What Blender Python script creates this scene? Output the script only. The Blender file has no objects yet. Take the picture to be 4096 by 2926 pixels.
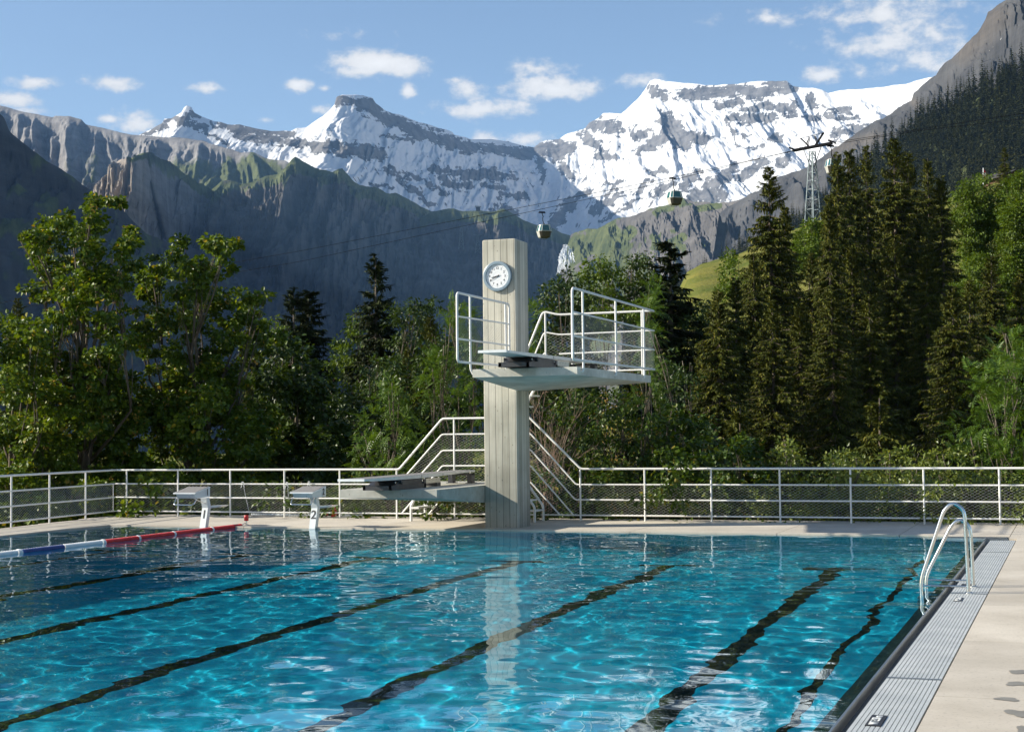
import bpy, math, random
import numpy as np
from mathutils import Vector, Matrix
R = math.radians
SC = bpy.context.scene
COL = SC.collection
rng = np.random.default_rng(7)

# ------------------------------------------------------------------ camera
YAW, PIT, ROLL, CAMH = .35677, .04444, -.0108986, 1.89
FPX = 6037.7
_F = Vector((-math.sin(YAW)*math.cos(PIT), math.cos(YAW)*math.cos(PIT), math.sin(PIT)))
_R = Vector((math.cos(YAW), math.sin(YAW), 0)); _U = _R.cross(_F)
_R2 = _R*math.cos(ROLL)+_U*math.sin(ROLL); _U2 = -_R*math.sin(ROLL)+_U*math.cos(ROLL)
cam_d = bpy.data.cameras.new('camera'); cam = bpy.data.objects.new('camera', cam_d); COL.objects.link(cam)
cam_d.sensor_width = 36; cam_d.lens = FPX/4096*36; cam_d.clip_start = .1; cam_d.clip_end = 40000
cam.matrix_world = Matrix(((_R2.x,_U2.x,-_F.x,0),(_R2.y,_U2.y,-_F.y,0),(_R2.z,_U2.z,-_F.z,CAMH),(0,0,0,1)))
SC.camera = cam
NF, NR, NU = np.array(_F), np.array(_R2), np.array(_U2)
def spx(x, y, dep):
    """survey sight line (photo pixel) measured out to a distance -> world point"""
    d = NF*FPX + NR*(x-2048) + NU*(1463-y)
    return np.array([0,0,CAMH]) + d*(dep/FPX)
def px(x, y, dep): return spx(x*1.80202, y*1.80172, dep)
FH = np.array([-math.sin(YAW), math.cos(YAW), 0.]); RH = np.array([math.cos(YAW), math.sin(YAW), 0.])

# ------------------------------------------------------------------ tagging / hierarchy
def tag(o, label=None, cat=None, group=None, kind=None):
    if label: o['label'] = label
    if cat: o['category'] = cat
    if group: o['group'] = group
    if kind: o['kind'] = kind
    return o
def thing(name, label, cat, loc=(0,0,0), group=None):
    o = bpy.data.objects.new(name, None); COL.objects.link(o); o.location = tuple(float(c) for c in loc); o.empty_display_size = .2
    return tag(o, label, cat, group)

class MB:
    """collects faces; build() links ONE mesh object"""
    def __init__(s): s.v=[]; s.f=[]; s.n=0; s.mi=[]; s.m=0
    def add(s, v, f):
        v = np.asarray(v, float).reshape(-1,3)
        if isinstance(f, np.ndarray): fs=[f]
        else:
            d={}
            for q in f: d.setdefault(len(q),[]).append(q)
            fs=[np.array(x) for x in d.values()]
        s.v.append(v)
        for x in fs: s.f.append(x+s.n); s.mi.append(np.full(len(x), s.m))
        s.n += len(v); return s
    def box(s, a, b):
        a=np.minimum(a,b).astype(float) if False else np.array(a,float); b=np.array(b,float)
        v=[(x,y,z) for x in (a[0],b[0]) for y in (a[1],b[1]) for z in (a[2],b[2])]
        return s.add(v, [(0,1,3,2),(4,6,7,5),(0,4,5,1),(2,3,7,6),(0,2,6,4),(1,5,7,3)])
    def hexa(s, v): # 8 pts: bottom 4 ccw, top 4 ccw
        return s.add(v, [(3,2,1,0),(4,5,6,7),(0,1,5,4),(1,2,6,5),(2,3,7,6),(3,0,4,7)])
    def bar(s, a, b, w, h, up=(0,0,1)):
        a=np.array(a,float); b=np.array(b,float); d=b-a; d/=np.linalg.norm(d)
        x=np.cross(d,up); 
        if np.linalg.norm(x)<1e-5: x=np.cross(d,(0,1,0))
        x/=np.linalg.norm(x); y=np.cross(x,d)
        q=[a-x*w/2-y*h/2,a+x*w/2-y*h/2,a+x*w/2+y*h/2,a-x*w/2+y*h/2]
        return s.hexa(q+[p+(b-a) for p in q])
    def tube(s, pts, r, seg=10, bend=0.0, nb=5, caps=True):
        pts=[np.array(p,float) for p in pts]
        if bend>0:
            o=[pts[0]]
            for i in range(1,len(pts)-1):
                a,b,c=pts[i-1],pts[i],pts[i+1]; la=np.linalg.norm(a-b); lc=np.linalg.norm(c-b)
                t=min(bend,la*.49,lc*.49); p0=b+(a-b)/la*t; p2=b+(c-b)/lc*t
                for k in range(nb+1):
                    u=k/nb; o.append(p0*(1-u)**2+2*b*u*(1-u)+p2*u*u)
            o.append(pts[-1]); pts=o
        P=np.array(pts); n=len(P); T=np.zeros_like(P)
        T[1:-1]=P[2:]-P[:-2]; T[0]=P[1]-P[0]; T[-1]=P[-1]-P[-2]
        T/=np.linalg.norm(T,axis=1)[:,None]+1e-12
        rr=np.full(n,float(r)) if np.isscalar(r) else np.array(r,float)
        up=np.array([0,0,1.]) if abs(T[0][2])<.9 else np.array([1.,0,0])
        x=np.cross(T[0],up); x/=np.linalg.norm(x); V=[]
        an=np.arange(seg)*2*np.pi/seg
        for i in range(n):
            x=x-T[i]*(x@T[i]); x/=np.linalg.norm(x); y=np.cross(T[i],x)
            V.append(P[i]+rr[i]*(np.cos(an)[:,None]*x+np.sin(an)[:,None]*y))
        V=np.concatenate(V); F=[]
        i0=np.arange(seg); i1=(i0+1)%seg
        for i in range(n-1):
            F.append(np.stack([i*seg+i0,i*seg+i1,(i+1)*seg+i1,(i+1)*seg+i0],1))
        s.add(V,np.concatenate(F))
        if caps:
            s.f.append(np.array([list(range(seg))[::-1]])+s.n-len(V)); s.mi.append(np.full(1,s.m))
            s.f.append(np.array([list(range((n-1)*seg,n*seg))])+s.n-len(V)); s.mi.append(np.full(1,s.m))
        return s
    def lathe(s, prof, c, ax=(0,0,1), seg=32):
        ax=np.array(ax,float); ax/=np.linalg.norm(ax); up=np.array([0,0,1.]) if abs(ax[2])<.9 else np.array([1.,0,0])
        x=np.cross(up,ax); x/=np.linalg.norm(x); y=np.cross(ax,x); an=np.arange(seg)*2*np.pi/seg
        V=[np.array(c)+ax*h+r*(np.cos(an)[:,None]*x+np.sin(an)[:,None]*y) for r,h in prof]
        i0=np.arange(seg); i1=(i0+1)%seg
        F=[np.stack([i*seg+i0,i*seg+i1,(i+1)*seg+i1,(i+1)*seg+i0],1) for i in range(len(prof)-1)]
        return s.add(np.concatenate(V),np.concatenate(F))
    def build(s, name, mats, parent=None, smooth=False, at=None):
        V=np.concatenate(s.v); loc=np.array(parent.location) if parent is not None else np.zeros(3)
        if parent is not None and parent.parent is not None: loc=loc+np.array(parent.parent.location)
        if at is not None: V=V-np.array(at)
        V=V-loc
        me=bpy.data.meshes.new(name)
        me.vertices.add(len(V)); me.vertices.foreach_set('co',V.astype(np.float32).ravel())
        li=np.concatenate([f.ravel() for f in s.f]).astype(np.int32)
        lt=np.concatenate([np.full(len(f),f.shape[1]) for f in s.f]).astype(np.int32)
        ls=np.concatenate([[0],np.cumsum(lt)[:-1]]).astype(np.int32)
        me.loops.add(len(li)); me.loops.foreach_set('vertex_index',li)
        me.polygons.add(len(lt)); me.polygons.foreach_set('loop_start',ls); me.polygons.foreach_set('loop_total',lt)
        if not isinstance(mats,(list,tuple)): mats=[mats]
        for m in mats: me.materials.append(m)
        if len(mats)>1: me.polygons.foreach_set('material_index',np.concatenate(s.mi).astype(np.int32))
        me.polygons.foreach_set('use_smooth',np.full(len(lt),bool(smooth)))
        me.update(calc_edges=True); me.validate()
        o=bpy.data.objects.new(name,me); COL.objects.link(o)
        if parent is not None: o.parent=parent
        if at is not None: o.location=tuple(float(c) for c in (np.array(at)))
        return o

def sharpen(o, ang=40):
    """smooth with sharp edges above an angle"""
    me=o.data; me.polygons.foreach_set('use_smooth',np.ones(len(me.polygons),bool)); me.set_sharp_from_angle(angle=R(ang)); return o

def text_mesh(name, body, size, mat, M, parent, extrude=.001):
    c=bpy.data.curves.new(name,'FONT'); c.body=body; c.size=size; c.align_x='CENTER'; c.align_y='CENTER'; c.extrude=extrude
    c.offset=size*.012
    t=bpy.data.objects.new(name+'_curve',c); COL.objects.link(t)
    bpy.context.view_layer.update()
    me=bpy.data.meshes.new_from_object(t.evaluated_get(bpy.context.evaluated_depsgraph_get()))
    bpy.data.objects.remove(t); bpy.data.curves.remove(c)
    loc=Vector(parent.location) if parent is not None else Vector((0,0,0))
    if parent is not None and parent.parent is not None: loc=loc+parent.parent.location
    me.transform(Matrix.Translation(-loc)@M); me.materials.clear(); me.materials.append(mat); me.name=name
    o=bpy.data.objects.new(name,me); COL.objects.link(o); o.parent=parent; return o

# ------------------------------------------------------------------ noise
_perm=np.random.default_rng(3).permutation(512); _perm=np.concatenate([_perm,_perm,_perm])
_gr=np.random.default_rng(4).normal(size=(512,2)); _gr/=np.linalg.norm(_gr,axis=1)[:,None]
def perlin(x,y):
    xi=np.floor(x).astype(int); yi=np.floor(y).astype(int); xf=x-xi; yf=y-yi; xi&=511; yi&=511
    u=xf*xf*xf*(xf*(xf*6-15)+10); v=yf*yf*yf*(yf*(yf*6-15)+10)
    def g(a,b,dx,dy):
        k=_gr[_perm[_perm[xi+a]+yi+b]]; return k[...,0]*dx+k[...,1]*dy
    a=g(0,0,xf,yf); b=g(1,0,xf-1,yf); c=g(0,1,xf,yf-1); d=g(1,1,xf-1,yf-1)
    return ((a+(b-a)*u)+((c+(d-c)*u)-(a+(b-a)*u))*v)*1.5
def fbm(x,y,oc=5,gain=.5,lac=2.03):
    t=0;a=1;s=0
    for i in range(oc): t=t+a*perlin(x+17.3*i,y+5.7*i); s+=a; a*=gain; x=x*lac; y=y*lac
    return t/s*1.6
def ridged(x,y,oc=5,gain=.55,lac=2.03):
    t=0;a=1;s=0
    for i in range(oc): t=t+a*(1-np.abs(perlin(x+11.1*i,y+3.3*i))*1.6); s+=a; a*=gain; x=x*lac; y=y*lac
    return t/s
def sstep(a,b,x): t=np.clip((x-a)/(b-a),0,1); return t*t*(3-2*t)

# ------------------------------------------------------------------ materials
def newmat(name):
    m=bpy.data.materials.new(name); m.use_nodes=True; return m, m.node_tree.nodes, m.node_tree.links, m.node_tree.nodes['Principled BSDF']
def noise_mat(name, c1, c2, scale=4, rough=.6, spec=.4, metal=0, bump=0, bscale=60, detail=6, stretch=(1,1,1), bdist=.01, rvar=0):
    m,N,L,b=newmat(name)
    tc=N.new('ShaderNodeTexCoord'); mp=N.new('ShaderNodeMapping'); mp.inputs['Scale'].default_value=stretch; L.new(tc.outputs['Object'],mp.inputs[0])
    n=N.new('ShaderNodeTexNoise'); n.inputs['Scale'].default_value=scale; n.inputs['Detail'].default_value=detail; n.inputs['Roughness'].default_value=.62; L.new(mp.outputs[0],n.inputs['Vector'])
    r=N.new('ShaderNodeValToRGB'); r.color_ramp.elements[0].position=.3; r.color_ramp.elements[1].position=.7
    r.color_ramp.elements[0].color=(*c1,1); r.color_ramp.elements[1].color=(*c2,1); L.new(n.outputs[0],r.inputs[0]); L.new(r.outputs[0],b.inputs['Base Color'])
    b.inputs['Roughness'].default_value=rough; b.inputs['Specular IOR Level'].default_value=spec; b.inputs['Metallic'].default_value=metal
    if bump>0:
        n2=N.new('ShaderNodeTexNoise'); n2.inputs['Scale'].default_value=bscale; n2.inputs['Detail'].default_value=5; L.new(mp.outputs[0],n2.inputs['Vector'])
        bp=N.new('ShaderNodeBump'); bp.inputs['Strength'].default_value=bump; bp.inputs['Distance'].default_value=bdist; L.new(n2.outputs[0],bp.inputs['Height']); L.new(bp.outputs[0],b.inputs['Normal'])
    if rvar>0:
        mr=N.new('ShaderNodeMapRange'); mr.inputs[3].default_value=rough-rvar; mr.inputs[4].default_value=rough+rvar; L.new(n.outputs[0],mr.inputs[0]); L.new(mr.outputs[0],b.inputs['Roughness'])
    return m
M={}
M['white']=noise_mat('white_paint',(.70,.69,.65),(.78,.77,.74),3,.38,.5,bump=.05,bscale=40)
M['wire']=noise_mat('steel_wire',(.62,.62,.60),(.75,.75,.73),9,.35,.5,.3)
M['chrome']=noise_mat('polished_steel',(.62,.63,.62),(.72,.72,.70),5,.16,.5,1,rvar=.05)
M['steel']=noise_mat('brushed_steel',(.42,.43,.43),(.55,.55,.54),12,.34,.5,1,stretch=(1,8,1),rvar=.08)
M['steeldark']=noise_mat('shadowed_steel',(.16,.18,.19),(.24,.26,.27),12,.4,.5,.8)
def deck_mat():
    m=noise_mat('deck_concrete',(.47,.42,.345),(.60,.545,.46),1.1,.82,.25,bump=.25,bscale=220,detail=9,bdist=.004); N,L=m.node_tree.nodes,m.node_tree.links; b=N['Principled BSDF']
    src=b.inputs['Base Color'].links[0].from_socket; g=N.new('ShaderNodeNewGeometry'); tc=N.new('ShaderNodeTexCoord')
    n=N.new('ShaderNodeTexNoise'); n.inputs['Scale'].default_value=.45; n.inputs['Detail'].default_value=8; n.inputs['Roughness'].default_value=.7; L.new(tc.outputs['Object'],n.inputs['Vector'])
    sp=N.new('ShaderNodeTexNoise'); sp.inputs['Scale'].default_value=34; sp.inputs['Detail'].default_value=3; L.new(tc.outputs['Object'],sp.inputs['Vector'])
    r1=N.new('ShaderNodeMapRange'); r1.inputs[3].default_value=.90; r1.inputs[4].default_value=1.04; L.new(g.outputs['Random Per Island'],r1.inputs[0])
    r2=N.new('ShaderNodeMapRange'); r2.inputs[1].default_value=.32; r2.inputs[2].default_value=.62; r2.inputs[3].default_value=.88; r2.inputs[4].default_value=1.03; L.new(n.outputs[0],r2.inputs[0])
    r3=N.new('ShaderNodeMapRange'); r3.inputs[1].default_value=.28; r3.inputs[2].default_value=.42; r3.inputs[3].default_value=.72; r3.inputs[4].default_value=1; L.new(sp.outputs[0],r3.inputs[0])
    q=N.new('ShaderNodeMath'); q.operation='MULTIPLY'; L.new(r1.outputs[0],q.inputs[0]); L.new(r2.outputs[0],q.inputs[1]); q2=N.new('ShaderNodeMath'); q2.operation='MULTIPLY'; L.new(q.outputs[0],q2.inputs[0]); L.new(r3.outputs[0],q2.inputs[1])
    v=N.new('ShaderNodeVectorMath'); v.operation='SCALE'; L.new(src,v.inputs[0]); L.new(q2.outputs[0],v.inputs['Scale']); L.new(v.outputs[0],b.inputs['Base Color']); return m
M['deck']=deck_mat()
M['wet']=noise_mat('wet_concrete',(.20,.185,.155),(.27,.25,.21),5,.45,.5)
M['channel']=noise_mat('channel_shaded_steel',(.022,.028,.042),(.04,.048,.065),5,.5,.3)  # dark blue stands in for the shadow inside the recess
M['black']=noise_mat('black_paint',(.012,.012,.014),(.03,.03,.034),8,.5)
M['darkiron']=noise_mat('dark_iron',(.035,.035,.04),(.07,.07,.075),7,.42,.5,.4,bump=.1)
M['alu']=noise_mat('board_aluminium',(.60,.60,.58),(.70,.70,.68),6,.4,.5,.25)
M['pad']=noise_mat('grip_pad',(.17,.165,.16),(.26,.25,.245),60,.85,.2,bump=.3,bscale=300)
M['bluegrey']=noise_mat('bluegrey_plastic',(.20,.27,.32),(.24,.31,.36),4,.35,.5)
M['dial']=noise_mat('dial_white',(.76,.77,.77),(.80,.81,.81),3,.45,.4)
M['red']=noise_mat('red_plastic',(.50,.008,.012),(.62,.02,.02),9,.38,.5)
M['blue']=noise_mat('blue_plastic',(.012,.04,.17),(.02,.06,.24),9,.38,.5)
M['whiteplastic']=noise_mat('white_plastic',(.68,.70,.70),(.78,.80,.79),9,.4,.5)
M['blockwhite']=noise_mat('block_enamel',(.60,.64,.65),(.68,.72,.73),4,.4,.5)
M['liner']=noise_mat('pool_liner',(.003,.37,.51),(.010,.50,.66),.35,.6,.3,detail=3)
M['line']=noise_mat('lane_black',(.006,.008,.008),(.014,.016,.016),3,.6,.2)
M['ledge']=noise_mat('ledge_dark',(.012,.03,.035),(.02,.045,.05),3,.5,.4)
M['bark']=noise_mat('bark',(.07,.055,.04),(.19,.16,.125),5,.9,.1,bump=.6,bscale=30,stretch=(1,1,.25),bdist=.02)
M['twig']=noise_mat('dry_twig',(.20,.13,.09),(.33,.25,.19),6,.85,.1)
M['cable']=noise_mat('cable_dark',(.006,.006,.007),(.014,.014,.015),3,.9,.1,0)
M['pylon']=noise_mat('galvanised_lattice',(.10,.13,.145),(.18,.22,.24),2,.5,.5,.5)
M['gondola']=noise_mat('gondola_body',(.50,.50,.46),(.58,.58,.54),2,.35,.5,.2)
M['gonddark']=noise_mat('gondola_shade_side',(.035,.031,.024),(.05,.045,.035),2,.4,.5,.2)  # cabin side turned from the sun, its shade painted as dark colour
M['glass']=noise_mat('tinted_glass',(.02,.09,.10),(.04,.14,.15),1.5,.06,.8)
M['wood']=noise_mat('brown_timber',(.06,.035,.02),(.12,.07,.04),2,.8,.2,stretch=(1,1,6))
M['plaster']=noise_mat('pale_plaster',(.45,.43,.40),(.58,.56,.52),2,.85,.2)
M['roof']=noise_mat('slate_roof',(.03,.028,.028),(.06,.055,.052),3,.8,.3)

def concrete_mat(name="board_marked_concrete",seamk=1.0):
    """board-marked concrete: boards .142 m wide running down every upright face"""
    m,N,L,b=newmat(name)
    tc=N.new('ShaderNodeTexCoord'); ge=N.new('ShaderNodeNewGeometry'); sx=N.new('ShaderNodeSeparateXYZ'); L.new(tc.outputs['Object'],sx.inputs[0])
    sn=N.new('ShaderNodeSeparateXYZ'); L.new(ge.outputs['True Normal'],sn.inputs[0])
    def mth(op,a,bv=None,c=None):
        n=N.new('ShaderNodeMath'); n.operation=op
        for i,x in enumerate((a,bv,c)):
            if x is None: continue
            if isinstance(x,(int,float)): n.inputs[i].default_value=x
            else: L.new(x,n.inputs[i])
        return n.outputs[0]
    isy=mth('GREATER_THAN',mth('ABSOLUTE',sn.outputs[1]),.5)
    u=mth('ADD',mth('MULTIPLY',sx.outputs[0],isy),mth('MULTIPLY',sx.outputs[1],mth('SUBTRACT',1,isy)))
    ub=mth('DIVIDE',mth('ADD',u,11.19),.1421)
    cell=mth('FLOOR',ub); fr=mth('FRACT',ub)
    wn=N.new('ShaderNodeTexWhiteNoise'); wn.noise_dimensions='2D'; cv=N.new('ShaderNodeCombineXYZ'); L.new(cell,cv.inputs[0]); L.new(isy,cv.inputs[1]); L.new(cv.outputs[0],wn.inputs['Vector'])
    edge=mth('MINIMUM',fr,mth('SUBTRACT',1,fr))
    mpn=N.new('ShaderNodeMapping'); mpn.inputs['Scale'].default_value=(38,38,1.1) if seamk>0 else (5,5,7); cmb=N.new('ShaderNodeVectorMath'); cmb.operation='ADD'
    off=N.new('ShaderNodeCombineXYZ'); L.new(mth('MULTIPLY',wn.outputs['Value'],9),off.inputs[2]); L.new(tc.outputs['Object'],cmb.inputs[0]); L.new(off.outputs[0],cmb.inputs[1]); L.new(cmb.outputs[0],mpn.inputs[0])
    gr=N.new('ShaderNodeTexNoise'); gr.inputs['Scale'].default_value=1; gr.inputs['Detail'].default_value=5; L.new(mpn.outputs[0],gr.inputs['Vector'])
    big=N.new('ShaderNodeTexNoise'); big.inputs['Scale'].default_value=1.3; big.inputs['Detail'].default_value=6; L.new(tc.outputs['Object'],big.inputs['Vector'])
    pit=N.new('ShaderNodeTexVoronoi'); pit.inputs['Scale'].default_value=11; pit.inputs['Randomness'].default_value=1; mp3=N.new('ShaderNodeMapping'); mp3.inputs['Scale'].default_value=(1,1,.55); L.new(cmb.outputs[0],mp3.inputs[0]); L.new(mp3.outputs[0],pit.inputs['Vector'])
    pm=N.new('ShaderNodeMapRange'); pm.inputs[1].default_value=.05; pm.inputs[2].default_value=.13; L.new(pit.outputs['Distance'],pm.inputs[0])
    seam=N.new('ShaderNodeMapRange'); seam.inputs[1].default_value=.010; seam.inputs[2].default_value=.05; L.new(edge,seam.inputs[0])
    # tone
    t=mth('ADD',mth('MULTIPLY',wn.outputs['Value'],.26*seamk),mth('ADD',mth('MULTIPLY',gr.outputs[0],.42),mth('MULTIPLY',big.outputs[0],.62)))
    rp=N.new('ShaderNodeValToRGB'); rp.color_ramp.elements[0].position=.38; rp.color_ramp.elements[1].position=.92
    c0,c1=((.32,.305,.245,1),(.68,.645,.545,1)) if seamk>0 else ((.44,.43,.37,1),(.80,.78,.70,1)); rp.color_ramp.elements[0].color=c0; rp.color_ramp.elements[1].color=c1; L.new(t,rp.inputs[0])
    # darker band of damp and algae just above the water line (a real stain)
    wet=N.new('ShaderNodeMapRange'); wet.inputs[1].default_value=.0; wet.inputs[2].default_value=2.9; wet.inputs[3].default_value=.62; wet.inputs[4].default_value=1
    L.new(mth('ADD',sx.outputs[2],mth('MULTIPLY',mth('SUBTRACT',big.outputs[0],.5),1.8)),wet.inputs[0])
    k=mth('MULTIPLY',mth('MULTIPLY_ADD',seam.outputs[0],.80*seamk,1-.80*seamk),mth('MULTIPLY_ADD',pm.outputs[0],.55,.45)); k=mth('MULTIPLY',k,wet.outputs[0])
    mx=N.new('ShaderNodeMix'); mx.data_type='RGBA'; mx.blend_type='MULTIPLY'; mx.inputs[0].default_value=1
    kc=N.new('ShaderNodeCombineColor'); [L.new(k,kc.inputs[i]) for i in range(3)]
    L.new(rp.outputs[0],mx.inputs[6]); L.new(kc.outputs[0],mx.inputs[7]); L.new(mx.outputs[2],b.inputs['Base Color'])
    h=mth('ADD',mth('MULTIPLY',seam.outputs[0],.6*seamk),mth('ADD',mth('MULTIPLY',wn.outputs['Value'],.35*seamk),mth('ADD',mth('MULTIPLY',gr.outputs[0],.35),mth('MULTIPLY',pm.outputs[0],.4))))
    bp=N.new('ShaderNodeBump'); bp.inputs['Strength'].default_value=.55; bp.inputs['Distance'].default_value=.006; L.new(h,bp.inputs['Height']); L.new(bp.outputs[0],b.inputs['Normal'])
    b.inputs['Roughness'].default_value=.85; b.inputs['Specular IOR Level'].default_value=.25
    return m
M['concrete']=concrete_mat(); M['slab']=concrete_mat('slab_concrete',0.0)

def leaf_mat(name, cols, trans=.35, rough=.38, spec=.5, tcol=None):
    """leaf: colour differs leaf by leaf; light passes through"""
    m,N,L,b=newmat(name); out=N['Material Output']
    g=N.new('ShaderNodeNewGeometry'); r=N.new('ShaderNodeValToRGB'); cr=r.color_ramp
    while len(cr.elements)<len(cols): cr.elements.new(.5)
    for i,(p,c) in enumerate(cols): cr.elements[i].position=p; cr.elements[i].color=(*c,1)
    L.new(g.outputs['Random Per Island'],r.inputs[0]); L.new(r.outputs[0],b.inputs['Base Color'])
    b.inputs['Roughness'].default_value=rough; b.inputs['Specular IOR Level'].default_value=spec
    t=N.new('ShaderNodeBsdfTranslucent'); mx=N.new('ShaderNodeMixShader'); mx.inputs[0].default_value=trans
    hs=N.new('ShaderNodeMix'); hs.data_type='RGBA'; hs.blend_type='MULTIPLY'; hs.inputs[0].default_value=1; L.new(r.outputs[0],hs.inputs[6]); hs.inputs[7].default_value=(*(tcol or (1.9,1.7,.6)),1)
    L.new(hs.outputs[2],t.inputs[0]); L.new(b.outputs[0],mx.inputs[1]); L.new(t.outputs[0],mx.inputs[2]); L.new(mx.outputs[0],out.inputs[0])
    return m
M['maple']=leaf_mat('maple_leaf',[(0,(.040,.076,.005)),(.5,(.074,.122,.007)),(.85,(.120,.172,.010)),(.97,(.170,.195,.014)),(1,(.32,.21,.025))],.24,.45,.3)
M['seed']=leaf_mat('maple_seed',[(0,(.34,.22,.03)),(1,(.48,.28,.05))],.25,.6,.3,(1,1,.8))
M['ash']=leaf_mat('ash_leaf',[(0,(.038,.080,.006)),(.6,(.066,.125,.009)),(1,(.115,.175,.016))],.22,.44,.32)
M['shrub']=leaf_mat('shrub_leaf',[(0,(.028,.056,.005)),(.6,(.048,.088,.007)),(.92,(.085,.125,.010)),(1,(.20,.16,.02))],.22,.44,.32)
M['willow']=leaf_mat('willow_leaf',[(0,(.080,.115,.018)),(.6,(.125,.165,.026)),(1,(.20,.22,.045))],.25,.42,.4)
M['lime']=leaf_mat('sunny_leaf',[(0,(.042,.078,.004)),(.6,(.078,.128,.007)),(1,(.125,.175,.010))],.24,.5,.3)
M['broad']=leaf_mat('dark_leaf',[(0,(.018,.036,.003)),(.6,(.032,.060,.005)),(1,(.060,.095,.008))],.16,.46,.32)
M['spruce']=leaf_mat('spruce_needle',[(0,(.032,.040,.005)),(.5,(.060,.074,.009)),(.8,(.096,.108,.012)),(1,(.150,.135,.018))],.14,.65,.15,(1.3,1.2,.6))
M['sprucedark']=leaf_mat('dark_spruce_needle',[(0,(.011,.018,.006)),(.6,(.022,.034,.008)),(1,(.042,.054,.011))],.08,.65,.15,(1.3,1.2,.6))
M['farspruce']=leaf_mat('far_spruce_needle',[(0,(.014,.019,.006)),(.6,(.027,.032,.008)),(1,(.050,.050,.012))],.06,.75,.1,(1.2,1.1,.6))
# ================================================================== POOL AND DECK
XL, XR, YF, YN = -19.74, -1.50, 27.79, 4.0
WZ = -.028
def struct(o): o['kind']='structure'; return o
def receiver(o): o.cycles.is_caustics_receiver=True; return o
b=MB(); b.add([(XL-.2,YN-.2,-3.5),(XR+.2,YN-.2,-3.5),(XR+.2,YF+.2,-3.5),(XL-.2,YF+.2,-3.5)],[(0,1,2,3)]); receiver(struct(b.build('pool_floor',M['liner'])))
b=MB()
b.box((XL-.25,YN,-3.6),(XL,YF+.25,-.05)); b.box((XR,YN,-3.6),(XR+.016,YF,-.13)); b.box((XL,YF,-3.6),(XR+.016,YF+.25,-.05)); b.box((XL-.25,YN-.25,-3.6),(XR+.016,YN,-.05))
receiver(struct(b.build('pool_wall',M['liner'])))
for x,w in ((-17.57,.27),(-14.68,.27),(-12.02,.27),(-9.2,.27),(-6.47,.27),(-3.67,.27),(-2.5,.11)):
    b=MB(); y1=24.85 if w>.2 else 27.0
    b.add([(x-w/2,YN,-3.496),(x+w/2,YN,-3.496),(x+w/2,y1,-3.496),(x-w/2,y1,-3.496)],[(0,1,2,3)])
    if w>.2: b.add([(x-.55,y1+.004,-3.496),(x+.55,y1+.004,-3.496),(x+.55,y1+.27,-3.496),(x-.55,y1+.27,-3.496)],[(0,1,2,3)])
    receiver(struct(b.build('lane_line',M['line'])))
# water with real waves
xs=np.linspace(XL+.005,XR-.005,700); ys=np.linspace(YN,YF-.005,900); X,Y=np.meshgrid(xs,ys); Z=np.zeros_like(X); wr=np.random.default_rng(1)
for i in range(90):
    lam=np.exp(wr.uniform(np.log(.32),np.log(2.6))); a=wr.uniform(0,2*np.pi); k=2*np.pi/lam
    Z+=.00054*lam**.95*np.cos(k*(X*np.cos(a)+Y*np.sin(a))+wr.uniform(0,6.28))
for i in range(40):
    lam=np.exp(wr.uniform(np.log(.13),np.log(.32))); a=wr.uniform(0,2*np.pi); k=2*np.pi/lam
    Z+=.00018*lam*np.cos(k*(X*np.cos(a)+Y*np.sin(a))+wr.uniform(0,6.28))
Z*=.75+.35*fbm(X*.13,Y*.11,2)
V=np.stack([X,Y,Z+WZ],-1).reshape(-1,3); n0,n1=X.shape; idx=np.arange(n0*n1).reshape(n0,n1)
m,N,L,bs=newmat('pool_water'); N.remove(bs); g=N.new('ShaderNodeBsdfGlass'); g.inputs['IOR'].default_value=1.333; g.inputs['Roughness'].default_value=0; g.inputs['Color'].default_value=(.86,.97,1,1); L.new(g.outputs[0],N['Material Output'].inputs[0])
b=MB(); b.add(V,np.stack([idx[:-1,:-1],idx[:-1,1:],idx[1:,1:],idx[1:,:-1]],-1).reshape(-1,4)); o=struct(b.build('pool_water',m,smooth=True)); o.cycles.is_caustics_caster=True

# deck: slabs with open joints over a dark bed
b=MB()
LX=lambda y: -21.92+(31.2-y)*.118            # outer edge of the left deck
def slab(pts,top=0.,t=.16): 
    n=len(pts); b.add([(x,y,top-t) for x,y in pts]+[(x,y,top) for x,y in pts],[tuple(range(n))[::-1],tuple(range(n,2*n))]+[(i,(i+1)%n,n+(i+1)%n,n+i) for i in range(n)])
J=.006
ysl=[-6,-3.2,-.4,2.45,5.3,8.2,11.15,14.1,17.0,19.9,22.8,25.7,27.28]
for y0,y1 in zip(ysl[:-1],ysl[1:]):
    for x0,x1 in ((-.985,1.35),(1.35,3.9),(3.9,6.5)): slab([(x0+J*(x0>-.9),y0+J),(x1-J,y0+J),(x1-J,y1-J),(x0+J*(x0>-.9),y1-J)])
xb=[-22.2,-19.2,-16.4,-13.6,-10.8,-8.0,-5.2,-3.0,-1.125,1.35,3.9,6.5]
for x0,x1 in zip(xb[:-1],xb[1:]):
    for y0,y1 in ((YF if x1<-1.1 else 27.28,29.55),(29.55,31.75)):
        slab([(max(x0,LX((y0+y1)/2))+J,y0+(J if y0>28 else 0)),(x1-J,y0+(J if y0>28 else 0)),(x1-J,y1-J),(max(x0,LX((y0+y1)/2))+J,y1-J)])
for y0,y1 in zip(np.arange(3,27.7,2.75)[:-1],np.arange(3,27.7,2.75)[1:]): slab([(LX(y0),y0+J),(XL,y0+J),(XL,y1-J),(LX(y1),y1-J)])
slab([(LX(25),25+J),(XL,25+J),(XL,YF-.001),(LX(27.79),YF-.001)])
struct(b.build('pool_deck',M['deck']))
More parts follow.
